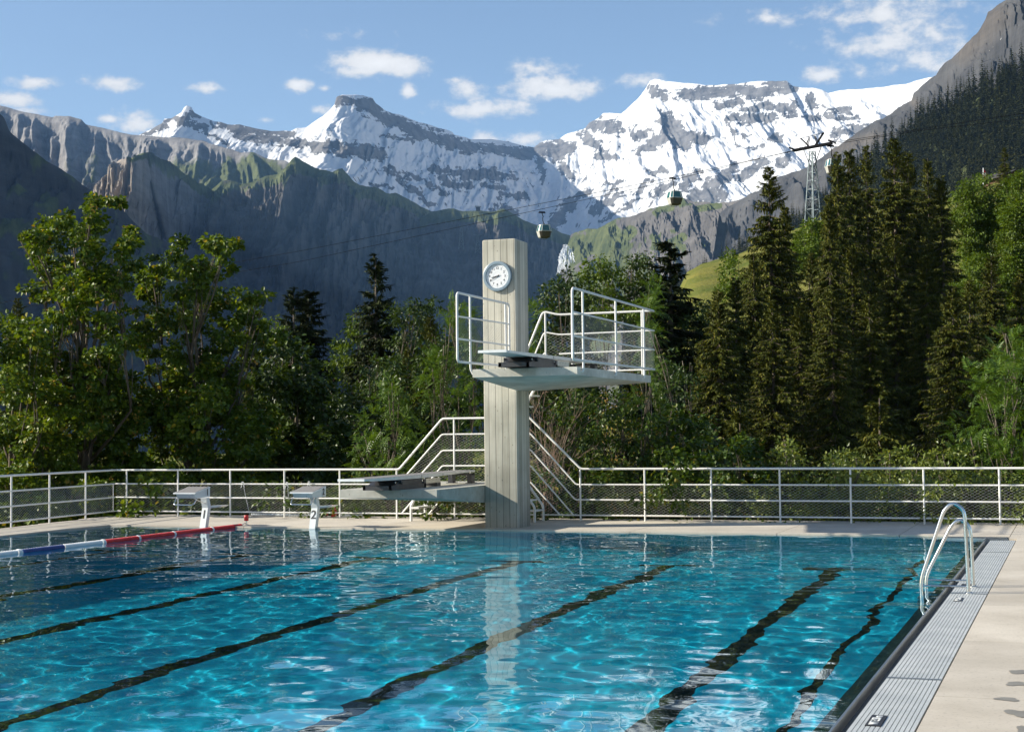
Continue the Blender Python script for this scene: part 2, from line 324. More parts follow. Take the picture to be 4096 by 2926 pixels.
b=MB(); b.box((XR+.4,-6.2,-.4),(6.6,27.25,-.165)); b.box((-22.3,YF+.26,-3),(6.6,31.72,-.165)); b.box((-23.5,3,-3),(XL-.26,YF+.25,-.165)); struct(b.build('deck_bed',M['ledge']))
# edge channel on the right
b=MB(); b.box((XR,YN,-.13),(XR+.016,YF-.51,.006)); struct(b.build('overflow_lip',M['steel']))
b=MB(); b.box((XR-.13,YN,-.12),(XR-.001,YF-.52,-.055)); receiver(struct(b.build('underwater_ledge',M['ledge'])))
b=MB(); b.box((XR+.016,YN-.2,-.2),(-.986,27.27,-.075)); struct(b.build('overflow_channel',M['channel']))
b=MB(); b.box((-2.2,27.28,-.16),(-1.13,27.785,-.012)); 
for i in range(52): b.box((-2.19+i*.0205,27.28,-.012),(-2.19+i*.0205+.012,27.62,.001))
struct(b.build('corner_grating',M['steel']))
# grates
def gmat():
    m,N,L,b=newmat('grate_plastic'); tc=N.new('ShaderNodeTexCoord'); mp=N.new('ShaderNodeMapping'); L.new(tc.outputs['Object'],mp.inputs[0])
    w=N.new('ShaderNodeTexWave'); w.bands_direction='Y'; w.inputs['Scale'].default_value=26; w.inputs['Distortion'].default_value=0; L.new(mp.outputs[0],w.inputs[0])
    n=N.new('ShaderNodeTexNoise'); n.inputs['Scale'].default_value=2.5; n.inputs['Detail'].default_value=6; L.new(tc.outputs['Object'],n.inputs['Vector'])
    r=N.new('ShaderNodeValToRGB'); r.color_ramp.elements[0].color=(.40,.425,.43,1); r.color_ramp.elements[1].color=(.53,.55,.545,1); r.color_ramp.elements[0].position=.3; r.color_ramp.elements[1].position=.7; L.new(n.outputs[0],r.inputs[0]); L.new(r.outputs[0],b.inputs['Base Color'])
    bp=N.new('ShaderNodeBump'); bp.inputs['Strength'].default_value=.5; bp.inputs['Distance'].default_value=.004; L.new(w.outputs[0],bp.inputs['Height']); L.new(bp.outputs[0],b.inputs['Normal']); b.inputs['Roughness'].default_value=.5
    return m
M['grate']=gmat()
gy=[-.55,5.65,11.86,18.08,24.2,26.74]
gl=['pale slatted drain grate beside the pool, at the lower edge of the picture','pale slatted drain grate with a black depth plate, nearest the wet footprints','long pale slatted drain grate running up to the feet of the pool ladder','pale slatted drain grate just beyond the pool ladder','short pale slatted drain grate ending at the far right pool corner']
for k,(y0,y1) in enumerate(zip(gy[:-1],gy[1:])):
    t=thing('drain_grate',gl[k],'grate',(-1.2,(y0+y1)/2,0),'drain grates along the right pool edge')
    b=MB(); 
    for i in range(13): x0=-1.398+i*.0312; b.box((x0,y0+.03,-.035),(x0+.0255,y1-.03,0.0))
    for yy in np.arange(y0+.3,y1,.5): b.box((-1.398,yy,-.06),(-.995,yy+.03,-.036))
    b.build('slat_panel',M['grate'],t)
    b=MB(); b.box((-1.4,y0+.008,-.04),(-.992,y0+.028,.003)); b.build('end_bar',M['steel'],t); b=MB(); b.box((-1.4,y1-.028,-.04),(-.992,y1-.008,.003)); b.build('end_bar',M['steel'],t)
pl=['black depth plate in the drain grate nearest the wet footprints','black depth plate in the drain grate just before the pool ladder','small dark plate in the drain grate beside the far foot of the pool ladder']
for k,(x0,x1,y0,y1) in enumerate(((-1.312,-1.214,9.9,10.27),(-1.305,-1.222,17.27,17.62),(-1.345,-1.19,19.01,19.18))):
    t=thing('depth_plate',pl[k],'plate',((x0+x1)/2,(y0+y1)/2,0),'depth plates in the drain grates')
    b=MB(); b.box((x0,y0,-.02),(x1,y1,.006)); b.build('plate',M['black'],t)
    if k<2:
        Mx=Matrix.Translation(((x0+x1)/2,(y0+y1)/2,.0075))@Matrix.Rotation(R(90),4,'Z')@Matrix.Diagonal((.80,1.0,1,1))
        text_mesh('lettering','WT 3.50 m',.082,M['whiteplastic'],Mx,t)
    else:
        b=MB(); b.box((x0+.03,y0+.05,.006),(x1-.03,y0+.09,.009)); b.build('latch',M['steel'],t)
# wet footprints on the deck
for i,(x,y,w,l) in enumerate(((-.46,12.42,.075,.13),(-.455,11.84,.07,.14),(-.50,11.15,.066,.11),(-.40,10.62,.085,.15),(-.33,10.02,.08,.16),(-.2,9.5,.09,.14))):
    b=MB(); r2=np.random.default_rng(i); an=np.linspace(0,2*np.pi,48,endpoint=False); rad=1+.22*np.sin(an*2+i)+.14*np.sin(an*3+2*i)+.08*np.sin(an*5+i*i)+r2.normal(size=48)*.03
    b.add([(x+w*np.cos(a)*q,y+l*np.sin(a)*q*.8,.003) for a,q in zip(an,rad)],[tuple(range(48))]); struct(b.build('wet_patch',M['wet']))

# ------------------------------------------------------------------ pool ladder
t=thing('pool_ladder','polished steel pool ladder with bowed handrails standing in the drain grate','ladder',(-1.2,18.45,0))
def rail(y,pts): 
    b=MB(); b.tube([(x,y,z) for x,z in pts],.0215,14,bend=.10,nb=6); sharpen(b.build('handrail',M['chrome'],t),50)
rail(18.09,[(-1.195,-.07),(-1.218,.86),(-1.235,.96),(-1.345,1.045),(-1.45,.95),(-1.725,.15),(-1.718,-.1),(-1.70,-1.5)])
rail(18.84,[(-1.19,-.07),(-1.205,.62),(-1.225,.74),(-1.335,.81),(-1.43,.725),(-1.738,.12),(-1.735,-.1),(-1.70,-1.5)])
for y,z in ((18.09,.079),(18.84,.075)):
    b=MB(); b.tube([(-1.722,y,z),(-1.2,y,z+.003)],.0125,10); sharpen(b.build('brace',M['chrome'],t))
for z in (-.35,-.65,-.95,-1.25):
    b=MB(); b.box((-1.77,18.1,z-.015),(-1.66,18.83,z+.015)); b.build('step',M['steel'],t)
for y in (18.09,18.84):
    b=MB(); b.lathe([(0.0001,.02),(.036,.02),(.044,.012),(.044,0)],(-1.194,y,0),seg=20); sharpen(b.build('foot_flange',M['chrome'],t))

# ================================================================== RAILINGS
def clip_seg(p,d,poly):
    t0,t1=-1e9,1e9; n=len(poly)
    for i in range(n):
        a=poly[i]; c=poly[(i+1)%n]; e=(c[0]-a[0],c[1]-a[1]); nx,ny=-e[1],e[0]
        den=nx*d[0]+ny*d[1]; num=nx*(p[0]-a[0])+ny*(p[1]-a[1])
        if abs(den)<1e-9:
            if num<0: return None
        elif den>0: t0=max(t0,-num/den)
        else: t1=min(t1,-num/den)
    return (t0,t1) if t1>t0 else None
def net(bm, poly, to3, w=.105, h=.058, r=.0021):
    """diamond rope net clipped to a convex (ccw) polygon in the panel's own plane"""
    poly=list(poly); A=sum(poly[i][0]*poly[(i+1)%len(poly)][1]-poly[(i+1)%len(poly)][0]*poly[i][1] for i in range(len(poly)))
    if A<0: poly=poly[::-1]
    xs=[p[0] for p in poly]; ys=[p[1] for p in poly]; P=[];Q=[];RR=[]
    for s in (1,-1):
        d=(w,s*h); m=d[1]/d[0]; cs=[y-m*x for x,y in poly]; c0,c1=min(cs),max(cs); k0=math.ceil(c0/h)
        for k in range(k0,int(c1/h)+1):
            p=(0,k*h); q=clip_seg(p,d,poly)
            if q: RR.append(1.0 if s==1 else .55); P.append(to3(p[0]+d[0]*q[0],p[1]+d[1]*q[0])); Q.append(to3(p[0]+d[0]*q[1],p[1]+d[1]*q[1]))
    if not P: return
    P=np.array(P);Q=np.array(Q); D=Q-P; rr_=np.array(RR)[:,None]*r; ln=np.linalg.norm(D,axis=1)[:,None]; D=D/(ln+1e-9)
    u=np.cross(D,np.array([.3,.3,.9])); u/=np.linalg.norm(u,axis=1)[:,None]; v=np.cross(D,u)
    an=[0,2.094,4.189]; V=np.concatenate([P+rr_*(math.cos(a)*u+math.sin(a)*v) for a in an]+[Q+rr_*(math.cos(a)*u+math.sin(a)*v) for a in an])
    n=len(P); i=np.arange(n); bm.add(V,np.concatenate([np.stack([i+a*n,i+c*n,i+(c+3)*n,i+(a+3)*n],1) for a,c in ((0,1),(1,2),(2,0))]))
def windings(bm,a,b,r,step=.10):
    """the net's binding thread wound round a rail"""
    a=np.array(a,float);b=np.array(b,float);ln=np.linalg.norm(b-a);d=(b-a)/ln; n=int(ln/step)
    for k in range(n):
        c=a+d*(k+.5)*step; bm.tube([c-d*.012+np.array([0,0,-r*.7])+np.cross(d,(0,0,1))*r*.75,c+np.array([0,0,r*.05])+np.cross(d,(0,0,1))*r*1.03,c+d*.012+np.array([0,0,r*.8])+np.cross(d,(0,0,1))*r*.7],.0022,3,caps=False)
YFN=31.01
ZR=(.77,.445,.115)
f1=thing('railing','white tubular railing with wire net along the far pool edge','railing',(-8,YFN,0))
posts=[-21.53+1.43*i for i in range(6)]+[-12.95,-10.02]+[-10.02+1.43*i for i in range(1,12)]
posts=[-21.53,-20.09,-18.66,-17.22,-15.79,-14.36,-12.95,-11.6,-10.02]+[-10.02+1.432*i for i in range(1,12)]
for x in posts:
    b=MB(); top=2.21 if -13.2<x<-11 else 1.09
    b.tube([(x,YFN,-.12),(x,YFN,top)],.020,12); sharpen(b.build('post',M['white'],f1))
xe=6.2
b=MB(); b.tube([(-21.85,YFN,1.10),(-14.30,YFN,1.105),(-13.23,YFN,2.23),(-11.17,YFN,2.23),(-10.0,YFN,1.105),(xe,YFN,1.10)],.0235,14,bend=.06); sharpen(b.build('top_rail',M['white'],f1))
segs=[[(-21.85,ZR[0]),(-14.32,ZR[0])],[(-14.32,ZR[0]),(-13.24,1.88),(-11.15,1.88),(-10.11,ZR[0]),(xe,ZR[0])],
      [(-21.85,ZR[1]),(-14.30,ZR[1]),(-13.24,1.52),(-11.15,1.53),(-10.14,ZR[1]),(xe,ZR[1])],
      [(-21.85,ZR[2]),(xe,ZR[2])],[(-14.24,ZR[2]),(-13.24,1.18),(-11.15,1.18),(-10.18,ZR[2])],[(-13.57,ZR[2]),(-12.91,.82),(-11.15,.82),(-10.49,ZR[2])]]
for s in segs:
    b=MB(); b.tube([(x,YFN,z) for x,z in s],.0175,12,bend=.05); sharpen(b.build('rail',M['white'],f1))
b=MB(); T=lambda x,z:(x,YFN+.012,z)
net(b,[(-21.85,ZR[2]),(-14.3,ZR[2]),(-14.3,ZR[0]),(-21.85,ZR[0])],T)
net(b,[(-14.3,ZR[2]),(-13.24,ZR[2]),(-13.24,1.88),(-14.3,ZR[0])],T)
net(b,[(-13.24,ZR[2]),(-11.15,ZR[2]),(-11.15,1.88),(-13.24,1.88)],T)
net(b,[(-11.15,ZR[2]),(-10.11,ZR[2]),(-10.11,ZR[0]),(-11.15,1.88)],T)
net(b,[(-10.11,ZR[2]),(xe,ZR[2]),(xe,ZR[0]),(-10.11,ZR[0])],T)
for z in (ZR[0],ZR[2]): windings(b,(-21.8,YFN,z),(xe,YFN,z),.0175)
windings(b,(-14.2,YFN,.9),(-13.24,YFN,1.88),.0175); windings(b,(-13.24,YFN,1.88),(-11.15,YFN,1.88),.0175); windings(b,(-11.15,YFN,1.88),(-10.11,YFN,.8),.0175)
b.build('wire_net',M['wire'],f1)
# railing along the left edge
f2=thing('railing','white tubular railing with wire net along the left pool side','railing',(-21.5,28,0))
LXF=lambda y: -21.85+(31.01-y)*.106
ysf=[29.63,28.09,26.6,25.1,23.6,22.1,20.6,19.1]
for y in ysf:
    b=MB(); b.tube([(LXF(y),y,-.12),(LXF(y),y,1.09)],.020,12); sharpen(b.build('post',M['white'],f2))
for k,z in enumerate((1.10,)+ZR):
    b=MB(); b.tube([(LXF(30.98)-.0,30.98,z),(LXF(18.5),18.5,z)],.0235 if k==0 else .0175,12); sharpen(b.build('top_rail' if k==0 else 'rail',M['white'],f2))
b=MB(); b.tube([(LXF(30.9),30.9,ZR[2]),(LXF(30.9),30.9,ZR[0])],.008,8); b.build('net_rod',M['white'],f2)
b=MB(); net(b,[(18.5,ZR[2]),(30.9,ZR[2]),(30.9,ZR[0]),(18.5,ZR[0])],lambda y,z:(LXF(y),y,z)); windings(b,(LXF(30.9),30.9,ZR[0]),(LXF(20),20,ZR[0]),.0175); windings(b,(LXF(30.9),30.9,ZR[2]),(LXF(20),20,ZR[2]),.0175); b.build('wire_net',M['wire'],f2)

# ================================================================== DIVING TOWER
PX0,PX1,PY0,PY1=-11.19,-10.48,28.37,29.11
tw=thing('diving_tower','board-marked concrete diving tower with a clock and two cantilevered platforms','diving tower',(-10.83,28.74,0))
b=MB(); c=.012; P=[(PX0+c,PY0),(PX1-c,PY0),(PX1,PY0+c),(PX1,PY1-c),(PX1-c,PY1),(PX0+c,PY1),(PX0,PY1-c),(PX0,PY0+c)]
b.add([(x,y,-.1) for x,y in P]+[(x,y,5.79) for x,y in P]+[(PX0+.02+(x-PX0)*(.67/.71),PY0+.02+(y-PY0)*(.70/.74),5.805) for x,y in P],[tuple(range(16,24))]+[(i,(i+1)%8,8+(i+1)%8,8+i) for i in range(8)]+[(8+i,8+(i+1)%8,16+(i+1)%8,16+i) for i in range(8)])
b.build('pillar',M['concrete'],tw)
def platform(name,xa,xb,yf,yb,top,tf,tp,side):
    """slab from the pillar's side face xa outward to xb; thick (tp) only at the pillar"""
    b=MB(); z0=top-tf; zp=top-tp
    v=[(xa,yf,z0),(xb,yf,z0),(xb,yb,z0),(xa,yb,z0),(xa,PY0,zp),(xa,PY1,zp),(xa,yf,top),(xb,yf,top),(xb,yb,top),(xa,yb,top)]
    b.add(v,[(0,1,4),(1,2,5,4),(2,3,5),(0,4,5,3,9,6),(0,6,7,1),(1,7,8,2),(2,8,9,3),(6,9,8,7)]); return b.build(name,M['slab'],tw)
platform('high_platform',PX1+.002,-8.436,26.01,31.07,3.08,.15,.337,1)
platform('low_platform',PX0-.002,-13.20,25.94,30.70,.85,.16,.35,-1)
# railings of the high platform
def trail(name,lines,posts,nets,to3,hooks=None,rods=()):
    t=thing(name[0],name[1],'railing',to3(*posts[0][:2])); 
    for k,(pts,r) in enumerate(lines):
        b=MB(); b.tube([to3(*p) for p in pts],r,14,bend=.09); sharpen(b.build('top_rail' if k==0 else 'rail',M['white'],t))
    for p in posts:
        b=MB(); b.tube([to3(*q) for q in p[2]] if len(p)>2 else [to3(p[0],p[1]),to3(p[0],p[1]+1.4)],.021,12,bend=.05); sharpen(b.build('post',M['white'],t))
    b=MB()
    for n in nets: net(b,n,to3,.115,.064,.0017)
    b.build('wire_net',M['wire'],t); return t
tp=lambda x:(lambda y,z,dx=0:(x+dx,y,z))
t=trail(('platform_railing','white netted railing frame in front of the pillar, left of the upper springboard'),
 [([(28.10,3.21),(28.10,4.455),(25.40,4.465),(25.40,3.20),(28.10,3.21)],.0225),([(25.40,4.03),(28.10,4.06)],.0165),([(25.40,3.62),(28.10,3.63)],.0165)],
 [(26.03,3.05,[(26.03,4.45),(26.03,3.08),(26.06,2.99,.04)]),(27.9,3.05,[(27.9,4.45),(27.9,3.08),(27.9,2.99,.04)])],
 [[(25.41,3.2),(28.1,3.2),(28.1,4.05),(25.41,4.03)]],tp(-10.525))
t=trail(('platform_railing','white railing with wire net along the right side of the upper diving platform'),
 [([(31.22,4.46),(25.65,4.48),(25.65,3.19),(31.22,3.21)],.0225),([(25.66,4.05),(31.24,4.04)],.0165),([(25.66,3.62),(31.24,3.63)],.0165)],
 [(26.26,3.05,[(26.26,4.46),(26.26,3.12),(26.24,3.0),(26.24,3.0,-.05)]),(28.37,3.05,[(28.37,4.46),(28.37,3.12),(28.35,3.0),(28.35,3.0,-.05)]),(30.42,3.05,[(30.42,4.46),(30.42,3.12),(30.40,3.0),(30.40,3.0,-.05)])],
 [[(25.66,3.2),(31.24,3.2),(31.24,4.04),(25.66,4.05)]],tp(-8.395))
t=trail(('platform_railing','white netted railing across the rear of the upper platform, bending down its stair'),
 [([(-8.40,4.46),(-10.50,4.455),(-10.86,4.54),(-11.62,2.85)],.0225),([(-8.40,4.04),(-10.50,4.02),(-10.84,4.09),(-11.42,2.80)],.0165),([(-8.40,3.63),(-10.50,3.60)],.0165),([(-8.40,3.21),(-10.50,3.20),(-10.84,3.66),(-10.95,3.4)],.0165)],
 [(-8.63,3.05,[(-8.63,4.455),(-8.63,3.03)]),(-10.20,3.05,[(-10.20,4.45),(-10.20,3.03)]),(-10.81,3.05,[(-10.81,4.52),(-10.81,3.03)])],
 [[(-10.50,3.2),(-8.4,3.2),(-8.4,4.04),(-10.5,4.02)],[(-10.81,3.2),(-10.5,3.2),(-10.5,4.02),(-10.81,4.06)]],lambda x,z:(x,31.12,z))
# stair behind the pillar
t=thing('steel_stair','white steel stair behind the concrete pillar leading to the upper platform','stair',(-11,30.7,0))
for y in (30.25,31.05-.25):
    b=MB(); b.tube([(-10.80,y,0),(-10.80,y,.32),(-11.72,y,1.55),(-11.72,y,1.6)],.028,10,bend=.05); sharpen(b.build('stringer',M['white'],t))
    b=MB(); b.tube([(-11.75,y,1.6),(-10.86,y,3.0)],.028,10); sharpen(b.build('stringer',M['white'],t))
for k in range(7):
    u=k/6; b=MB(); x=-10.84-.9*u; z=.22+1.3*u; b.box((x-.16,30.26,z),(x+.06,30.79,z+.03)); b.build('tread',M['white'],t)
for k in range(6):
    u=k/5; b=MB(); x=-11.6+.75*u; z=1.75+1.15*u; b.box((x-.06,30.26,z),(x+.16,30.79,z+.03)); b.build('tread',M['white'],t)
t=thing('steel_steps','white steel steps beside the low platform, left of the pillar','steps',(-13.4,30.6,0))
for y,dx in ((30.17,0),(31.0,-.03)):
    b=MB(); b.tube([(-13.63+dx,y,0),(-13.63+dx,y,.33),(-13.28+dx,y,.92)],.032,8,bend=.02); sharpen(b.build('stringer',M['white'],t))
for z,x in ((.27,-13.56),(.57,-13.38)):
    b=MB(); b.box((x-.06,30.1,z),(x+.14,31.04,z+.04)); b.build('tread',M['white'],t)
# springboards
def springboard(dx,dz,label,pos):
    t=thing('springboard',label,'springboard',(-12.2+dx,27.0,.85+dz),'springboards on the diving tower')
    o=lambda x,y,z:(x+dx,y,z+dz)
    b=MB(); n=16; ysb=np.linspace(24.42,29.72,n); V=[];F=[]
    for y in ysb:
        u=(y-24.42)/5.3; th=.035+.03*math.sin(min(1,u*1.15)*math.pi)**.8; z=1.093+.025*u
        V+=[o(-12.455,y,z-th),o(-11.945,y,z-th),o(-11.945,y,z),o(-12.455,y,z)]
    for i in range(n-1): F+=[(4*i+a,4*i+(a+1)%4,4*i+4+(a+1)%4,4*i+4+a) for a in range(4)]
    F+=[(3,2,1,0),(4*n-4,4*n-3,4*n-2,4*n-1)]; b.add(V,F); bd=b.build('board',M['alu'],t)
    b=MB(); V=[];F=[]
    for y in ysb: z=1.096+.025*(y-24.42)/5.3; V+=[o(-12.435,y+.02*(y<25),z),o(-11.965,y+.02*(y<25),z)]
    F=[(2*i,2*i+1,2*i+3,2*i+2) for i in range(n-1)]; b.add(V,F); b.build('grip_surface',M['pad'],bd)
    b=MB(); b.box(o(-12.465,24.40,1.055),o(-11.935,24.44,1.10)); b.build('tip_edge',M['whiteplastic'],bd)
    for yy in (26.95,28.0):
        b=MB(); b.box(o(-11.947,yy,1.05),o(-11.942,yy+.012,1.105)); b.build('joint_strip',M['black'],bd)
    # fulcrum stand
    b=MB()
    for x in (-12.52,-11.98): b.box(o(x,25.53,.852),o(x+.055,27.12,.935)); b.box(o(x,27.02,.852),o(x+.055,27.12,1.02))
    b.box(o(-12.52,25.53,.852),o(-11.93,25.585,.935)); b.box(o(-12.52,27.06,.852),o(-11.93,27.12,.94))
    b.build('stand',M['darkiron'],t)
    b=MB(); b.hexa([o(-12.50,25.70,.936),o(-11.95,25.70,.936),o(-11.95,27.01,.936),o(-12.50,27.01,.936),o(-12.50,25.95,1.02),o(-11.95,25.95,1.02),o(-11.95,27.01,1.03),o(-12.50,27.01,1.03)]); b.build('carriage',M['darkiron'],t)
    b=MB(); b.tube([o(-12.56,25.95,1.0),o(-11.90,25.95,1.0)],.042,16); sharpen(b.build('roller',M['black'],t))
    b=MB(); b.box(o(-11.985,27.125,.925),o(-11.94,27.86,1.02)); pn=b.build('side_panel',M['steel'],t)
    for yy in (27.3,27.47,27.64):
        b=MB(); b.box(o(-11.94,yy,.985),o(-11.937,yy+.035,.993)); b.build('slot',M['black'],pn)
    b=MB(); b.box(o(-12.5,27.72,.852),o(-11.95,27.9,.925)); b.build('rear_foot',M['darkiron'],t)
    for yy,zz in ((25.75,.99),(26.93,.99)):
        b=MB(); b.lathe([(.0001,.006),(.017,.006),(.02,0)],o(-11.925 if yy>26.5 else -11.95,yy,zz),(1,0,0),12); b.build('bolt',M['chrome'],t)
    for x in (-12.47,-12.03):
        b=MB(); b.box(o(x,29.50,.858),o(x+.10,29.68,1.055)); b.box(o(x-.03,29.46,.852),o(x+.13,29.72,.864)); b.build('rear_post',M['darkiron'],t)
    b=MB(); b.box(o(-12.47,29.52,1.02),o(-11.93,29.66,1.052)); b.build('rear_beam',M['darkiron'],t)
    for x in (-12.40,-12.0): 
        b=MB(); b.tube([o(x,29.59,1.05),o(x,29.59,1.125)],.012,8); b.build('bolt',M['chrome'],t)
springboard(0,0,'lower springboard on its dark iron stand, on the low concrete platform','low')
springboard(2.74,2.235,'upper springboard on its dark iron stand, on the high concrete platform','high')
# clock
CX,CZ,CY=-10.857,5.052,PY0
ck=thing('wall_clock','round blue-grey clock showing twenty to nine, high on the concrete pillar','clock',(CX,CY,CZ))
ax=(0,-1,0)
b=MB(); b.lathe([(.24,.030),(.243,.050),(.248,.056),(.292,.056),(.304,.050),(.307,.042),(.307,.002)],(CX,CY,CZ),ax,72); sharpen(b.build('rim',M['bluegrey'],ck),25)
b=MB(); b.lathe([(.0001,.033),(.242,.033)],(CX,CY,CZ),ax,64); b.build('dial',M['dial'],ck)
b=MB(); b.lathe([(.308,.0),(.308,.012)],(CX,CY,CZ),ax,64); b.build('backing',M['black'],ck)
face=lambda a,r,s=1:Matrix.Translation((CX+r*math.sin(R(a)),CY-.0345,CZ+r*math.cos(R(a))))@Matrix.Rotation(R(90),4,'X')@Matrix.Diagonal((s,s,1,1))
for i in range(1,13): text_mesh('numeral',str(i),.066,M['black'],face(i*30,.166),ck,.0008)
for i in range(12):
    a=R(i*30); b=MB(); d=np.array((math.sin(a),0,math.cos(a))); p=np.array((CX,CY-.0342,CZ)); b.bar(p+d*.212,p+d*.224,.005,.001,(0,1,0)); b.build('tick',M['black'],ck)
def hand(ang,l0,l1,w0,w1,y):
    a=R(ang); d=np.array((math.sin(a),0,math.cos(a))); n=np.array((math.cos(a),0,-math.sin(a))); p=np.array((CX,CY-y,CZ)); b=MB(); q=[p-d*l0-n*w0,p-d*l0+n*w0,p+d*l1+n*w1,p+d*l1-n*w1]
    b.hexa(q+[k-np.array((0,.002,0)) for k in q]); b.build('hand',M['black'],ck)
hand(258.5,.045,.128,.012,.007,.038); hand(240,.055,.165,.007,.003,.042)
b=MB(); b.lathe([(.0001,.047),(.012,.047),(.014,.034)],(CX,CY,CZ),ax,16); b.build('hub',M['black'],ck)
b=MB(); b.lathe([(.085,.0340),(.0862,.0342),(.0862,.0338)],(CX,CY,CZ),ax,48); b.lathe([(.204,.0340),(.2055,.0342),(.2055,.0338)],(CX,CY,CZ),ax,48); b.build('printed_ring',M['bluegrey'],ck)
for a in (150,212):
    b=MB(); d=np.array((math.sin(R(a)),0,math.cos(R(a)))); b.lathe([(.0001,.061),(.006,.060),(.007,.056)],np.array((CX,CY,CZ))+d*.275,ax,10); b.build('screw',M['chrome'],ck)

# ================================================================== STARTING BLOCKS
def block(num,xl,yf,label):
    w=.53; xr=xl+w; xc=xl+w/2
    t=thing('starting_block',label,'starting block',(xc,yf+.7,0),'starting blocks at the far pool edge')
    b=MB(); y0,y1=yf,yf+.57; z0,z1=.735,.84
    b.hexa([(xl+.05,y0+.10,z0-.115),(xr-.05,y0+.10,z0-.115),(xr-.002,y1,z0-.1),(xl+.002,y1,z0-.1),(xl+.05,y0+.02,z0-.02),(xr-.05,y0+.02,z0-.02),(xr-.002,y1,z1-.02),(xl+.002,y1,z1-.02)])
    pf=b.build('platform',M['blockwhite'],t)
    b=MB(); b.hexa([(xl,y0,z0-.022),(xr,y0,z0-.022),(xr,y1+.01,z1-.020),(xl,y1+.01,z1-.020),(xl,y0,z0),(xr,y0,z0),(xr,y1+.01,z1),(xl,y1+.01,z1)]); b.build('top_plate',M['blockwhite'],pf)
    b=MB(); e=.02; b.hexa([(xl+e,y0+e,z0+.0035),(xr-e,y0+e,z0+.0035),(xr-e,y1-e,z1-.001),(xl+e,y1-e,z1-.001),(xl+e,y0+e,z0+.008),(xr-e,y0+e,z0+.008),(xr-e,y1-e,z1+.005),(xl+e,y1-e,z1+.005)]); b.build('grip_pad',M['pad'],pf)
    text_mesh('number',str(num),.19,M['black'],Matrix.Translation((xr+.001,y1-.10,(z0+z1)/2-.06))@Matrix.Rotation(R(90),4,'Z')@Matrix.Rotation(R(90),4,'X'),pf,.002)
    # bent column
    lw=.14; lx=xc+.005; yb=27.78; D=.12
    P=[(27.62,-.3),(27.62,-.02),(27.73,.39),(27.66,.60)] ; P=[(y+(yf-27.05)*.5,z) for y,z in P]
    b=MB(); V=[];F=[]
    for y,z in P: V+=[(lx-lw/2,y,z),(lx+lw/2,y,z),(lx+lw/2,y+D,z+.01),(lx-lw/2,y+D,z+.01)]
    for i in range(3): F+=[(4*i+a,4*i+(a+1)%4,4*i+4+(a+1)%4,4*i+4+a) for a in range(4)]
    b.add(V,F+[(3,2,1,0),(12,13,14,15)]); b.build('column',M['blockwhite'],t)
    (ya,za),(yc,zc)=P[1],P[2]; sl=math.atan2(yc-ya,zc-za)
    text_mesh('number',str(num),.25,M['black'],Matrix.Translation((lx,ya+(yc-ya)*.66-.004,za+(zc-za)*.66))@Matrix.Rotation(-sl,4,'X')@Matrix.Rotation(R(90),4,'X'),t,.002)
    b=MB(); b.tube([(xl+.02,y0+.1,.63),(xl+.03,y0-.02,.49),(xr-.03,y0-.02,.49),(xr-.02,y0+.1,.63)],.0135,10,bend=.05); sharpen(b.build('hand_bar',M['chrome'],t))
    b=MB(); b.tube([(lx+.02,P[2][0]+.02,.47),(lx+.08,y0+.06,.66)],.010,8); sharpen(b.build('stay',M['chrome'],t))
    b=MB(); b.hexa([(lx-.05,P[2][0]+.1,.37),(lx+.25,P[2][0]+.14,.40),(lx+.25,P[2][0]+.42,.40),(lx-.05,P[2][0]+.42,.37),(lx-.05,P[2][0]+.1,.42),(lx+.34,P[2][0]+.14,.44),(lx+.34,P[2][0]+.42,.44),(lx-.05,P[2][0]+.42,.42)]); b.build('foot_step',M['blockwhite'],t)
block(1,-17.50,26.83,'white starting block numbered 1 with a grey sloping top')
block(2,-15.04,27.30,'white starting block numbered 2 with a grey sloping top')

# ================================================================== LANE ROPE
t=thing('lane_rope','floating lane rope of red, white and blue discs stretched to the far pool edge','lane rope',(-16.65,28.1,0))
lx=lambda y:-16.66+(28.14-y)*.0022
def floats(y0,y1,mat,r=.056,name='float_string'):
    b=MB(); n=max(1,int(round((y0-y1)/.03))); d=(y0-y1)/n
    for k in range(n):
        y=y0-d*k; q=r*(1 if k%2 else .94)
        b.lathe([(.028,0),(q*.80,.001),(q,d*.2),(q,d*.62),(q*.8,d*.80),(.028,d*.82)],(lx(y),y,-.018),(0,-1,0),14)
    return b.build(name,mat,t)
ring=[26.95,25.55,24.35]
prev=28.12
for y in ring: floats(prev,y+.03,M['red']); floats(y+.028,y-.028,M['whiteplastic'],.062,'ring'); prev=y-.03
floats(prev,23.30,M['red']); floats(23.28,23.20,M['whiteplastic'],.064,'ring'); floats(23.18,22.1,M['whiteplastic']); floats(22.08,20.97,M['blue']); floats(20.95,20.85,M['whiteplastic'],.064,'ring')
floats(20.83,19.8,M['whiteplastic']); floats(19.78,18.7,M['blue']); floats(18.68,15,M['whiteplastic'])
b=MB(); b.tube([(lx(28.3),28.26,.03),(lx(28.1),28.1,-.01),(lx(15),15,-.018)],.006,6); b.build('line',M['wire'],t)
t=thing('rope_anchor','short steel post with a red cap holding the end of the lane rope','anchor post',(-16.62,28.27,0))
b=MB(); b.tube([(-16.62,28.27,-.02),(-16.62,28.27,.10)],.022,12); b.lathe([(.05,0),(.05,.012),(.022,.014)],(-16.62,28.27,0),seg=16); sharpen(b.build('post',M['chrome'],t))
b=MB(); b.lathe([(.030,.085),(.046,.088),(.049,.10),(.048,.19),(.040,.205),(.0001,.207)],(-16.62,28.27,0),seg=18); sharpen(b.build('cap',M['red'],t))
b=MB(); b.tube([(-16.62,28.27,.05),(-16.65,28.16,.02)],.006,6); b.build('hook',M['chrome'],t)
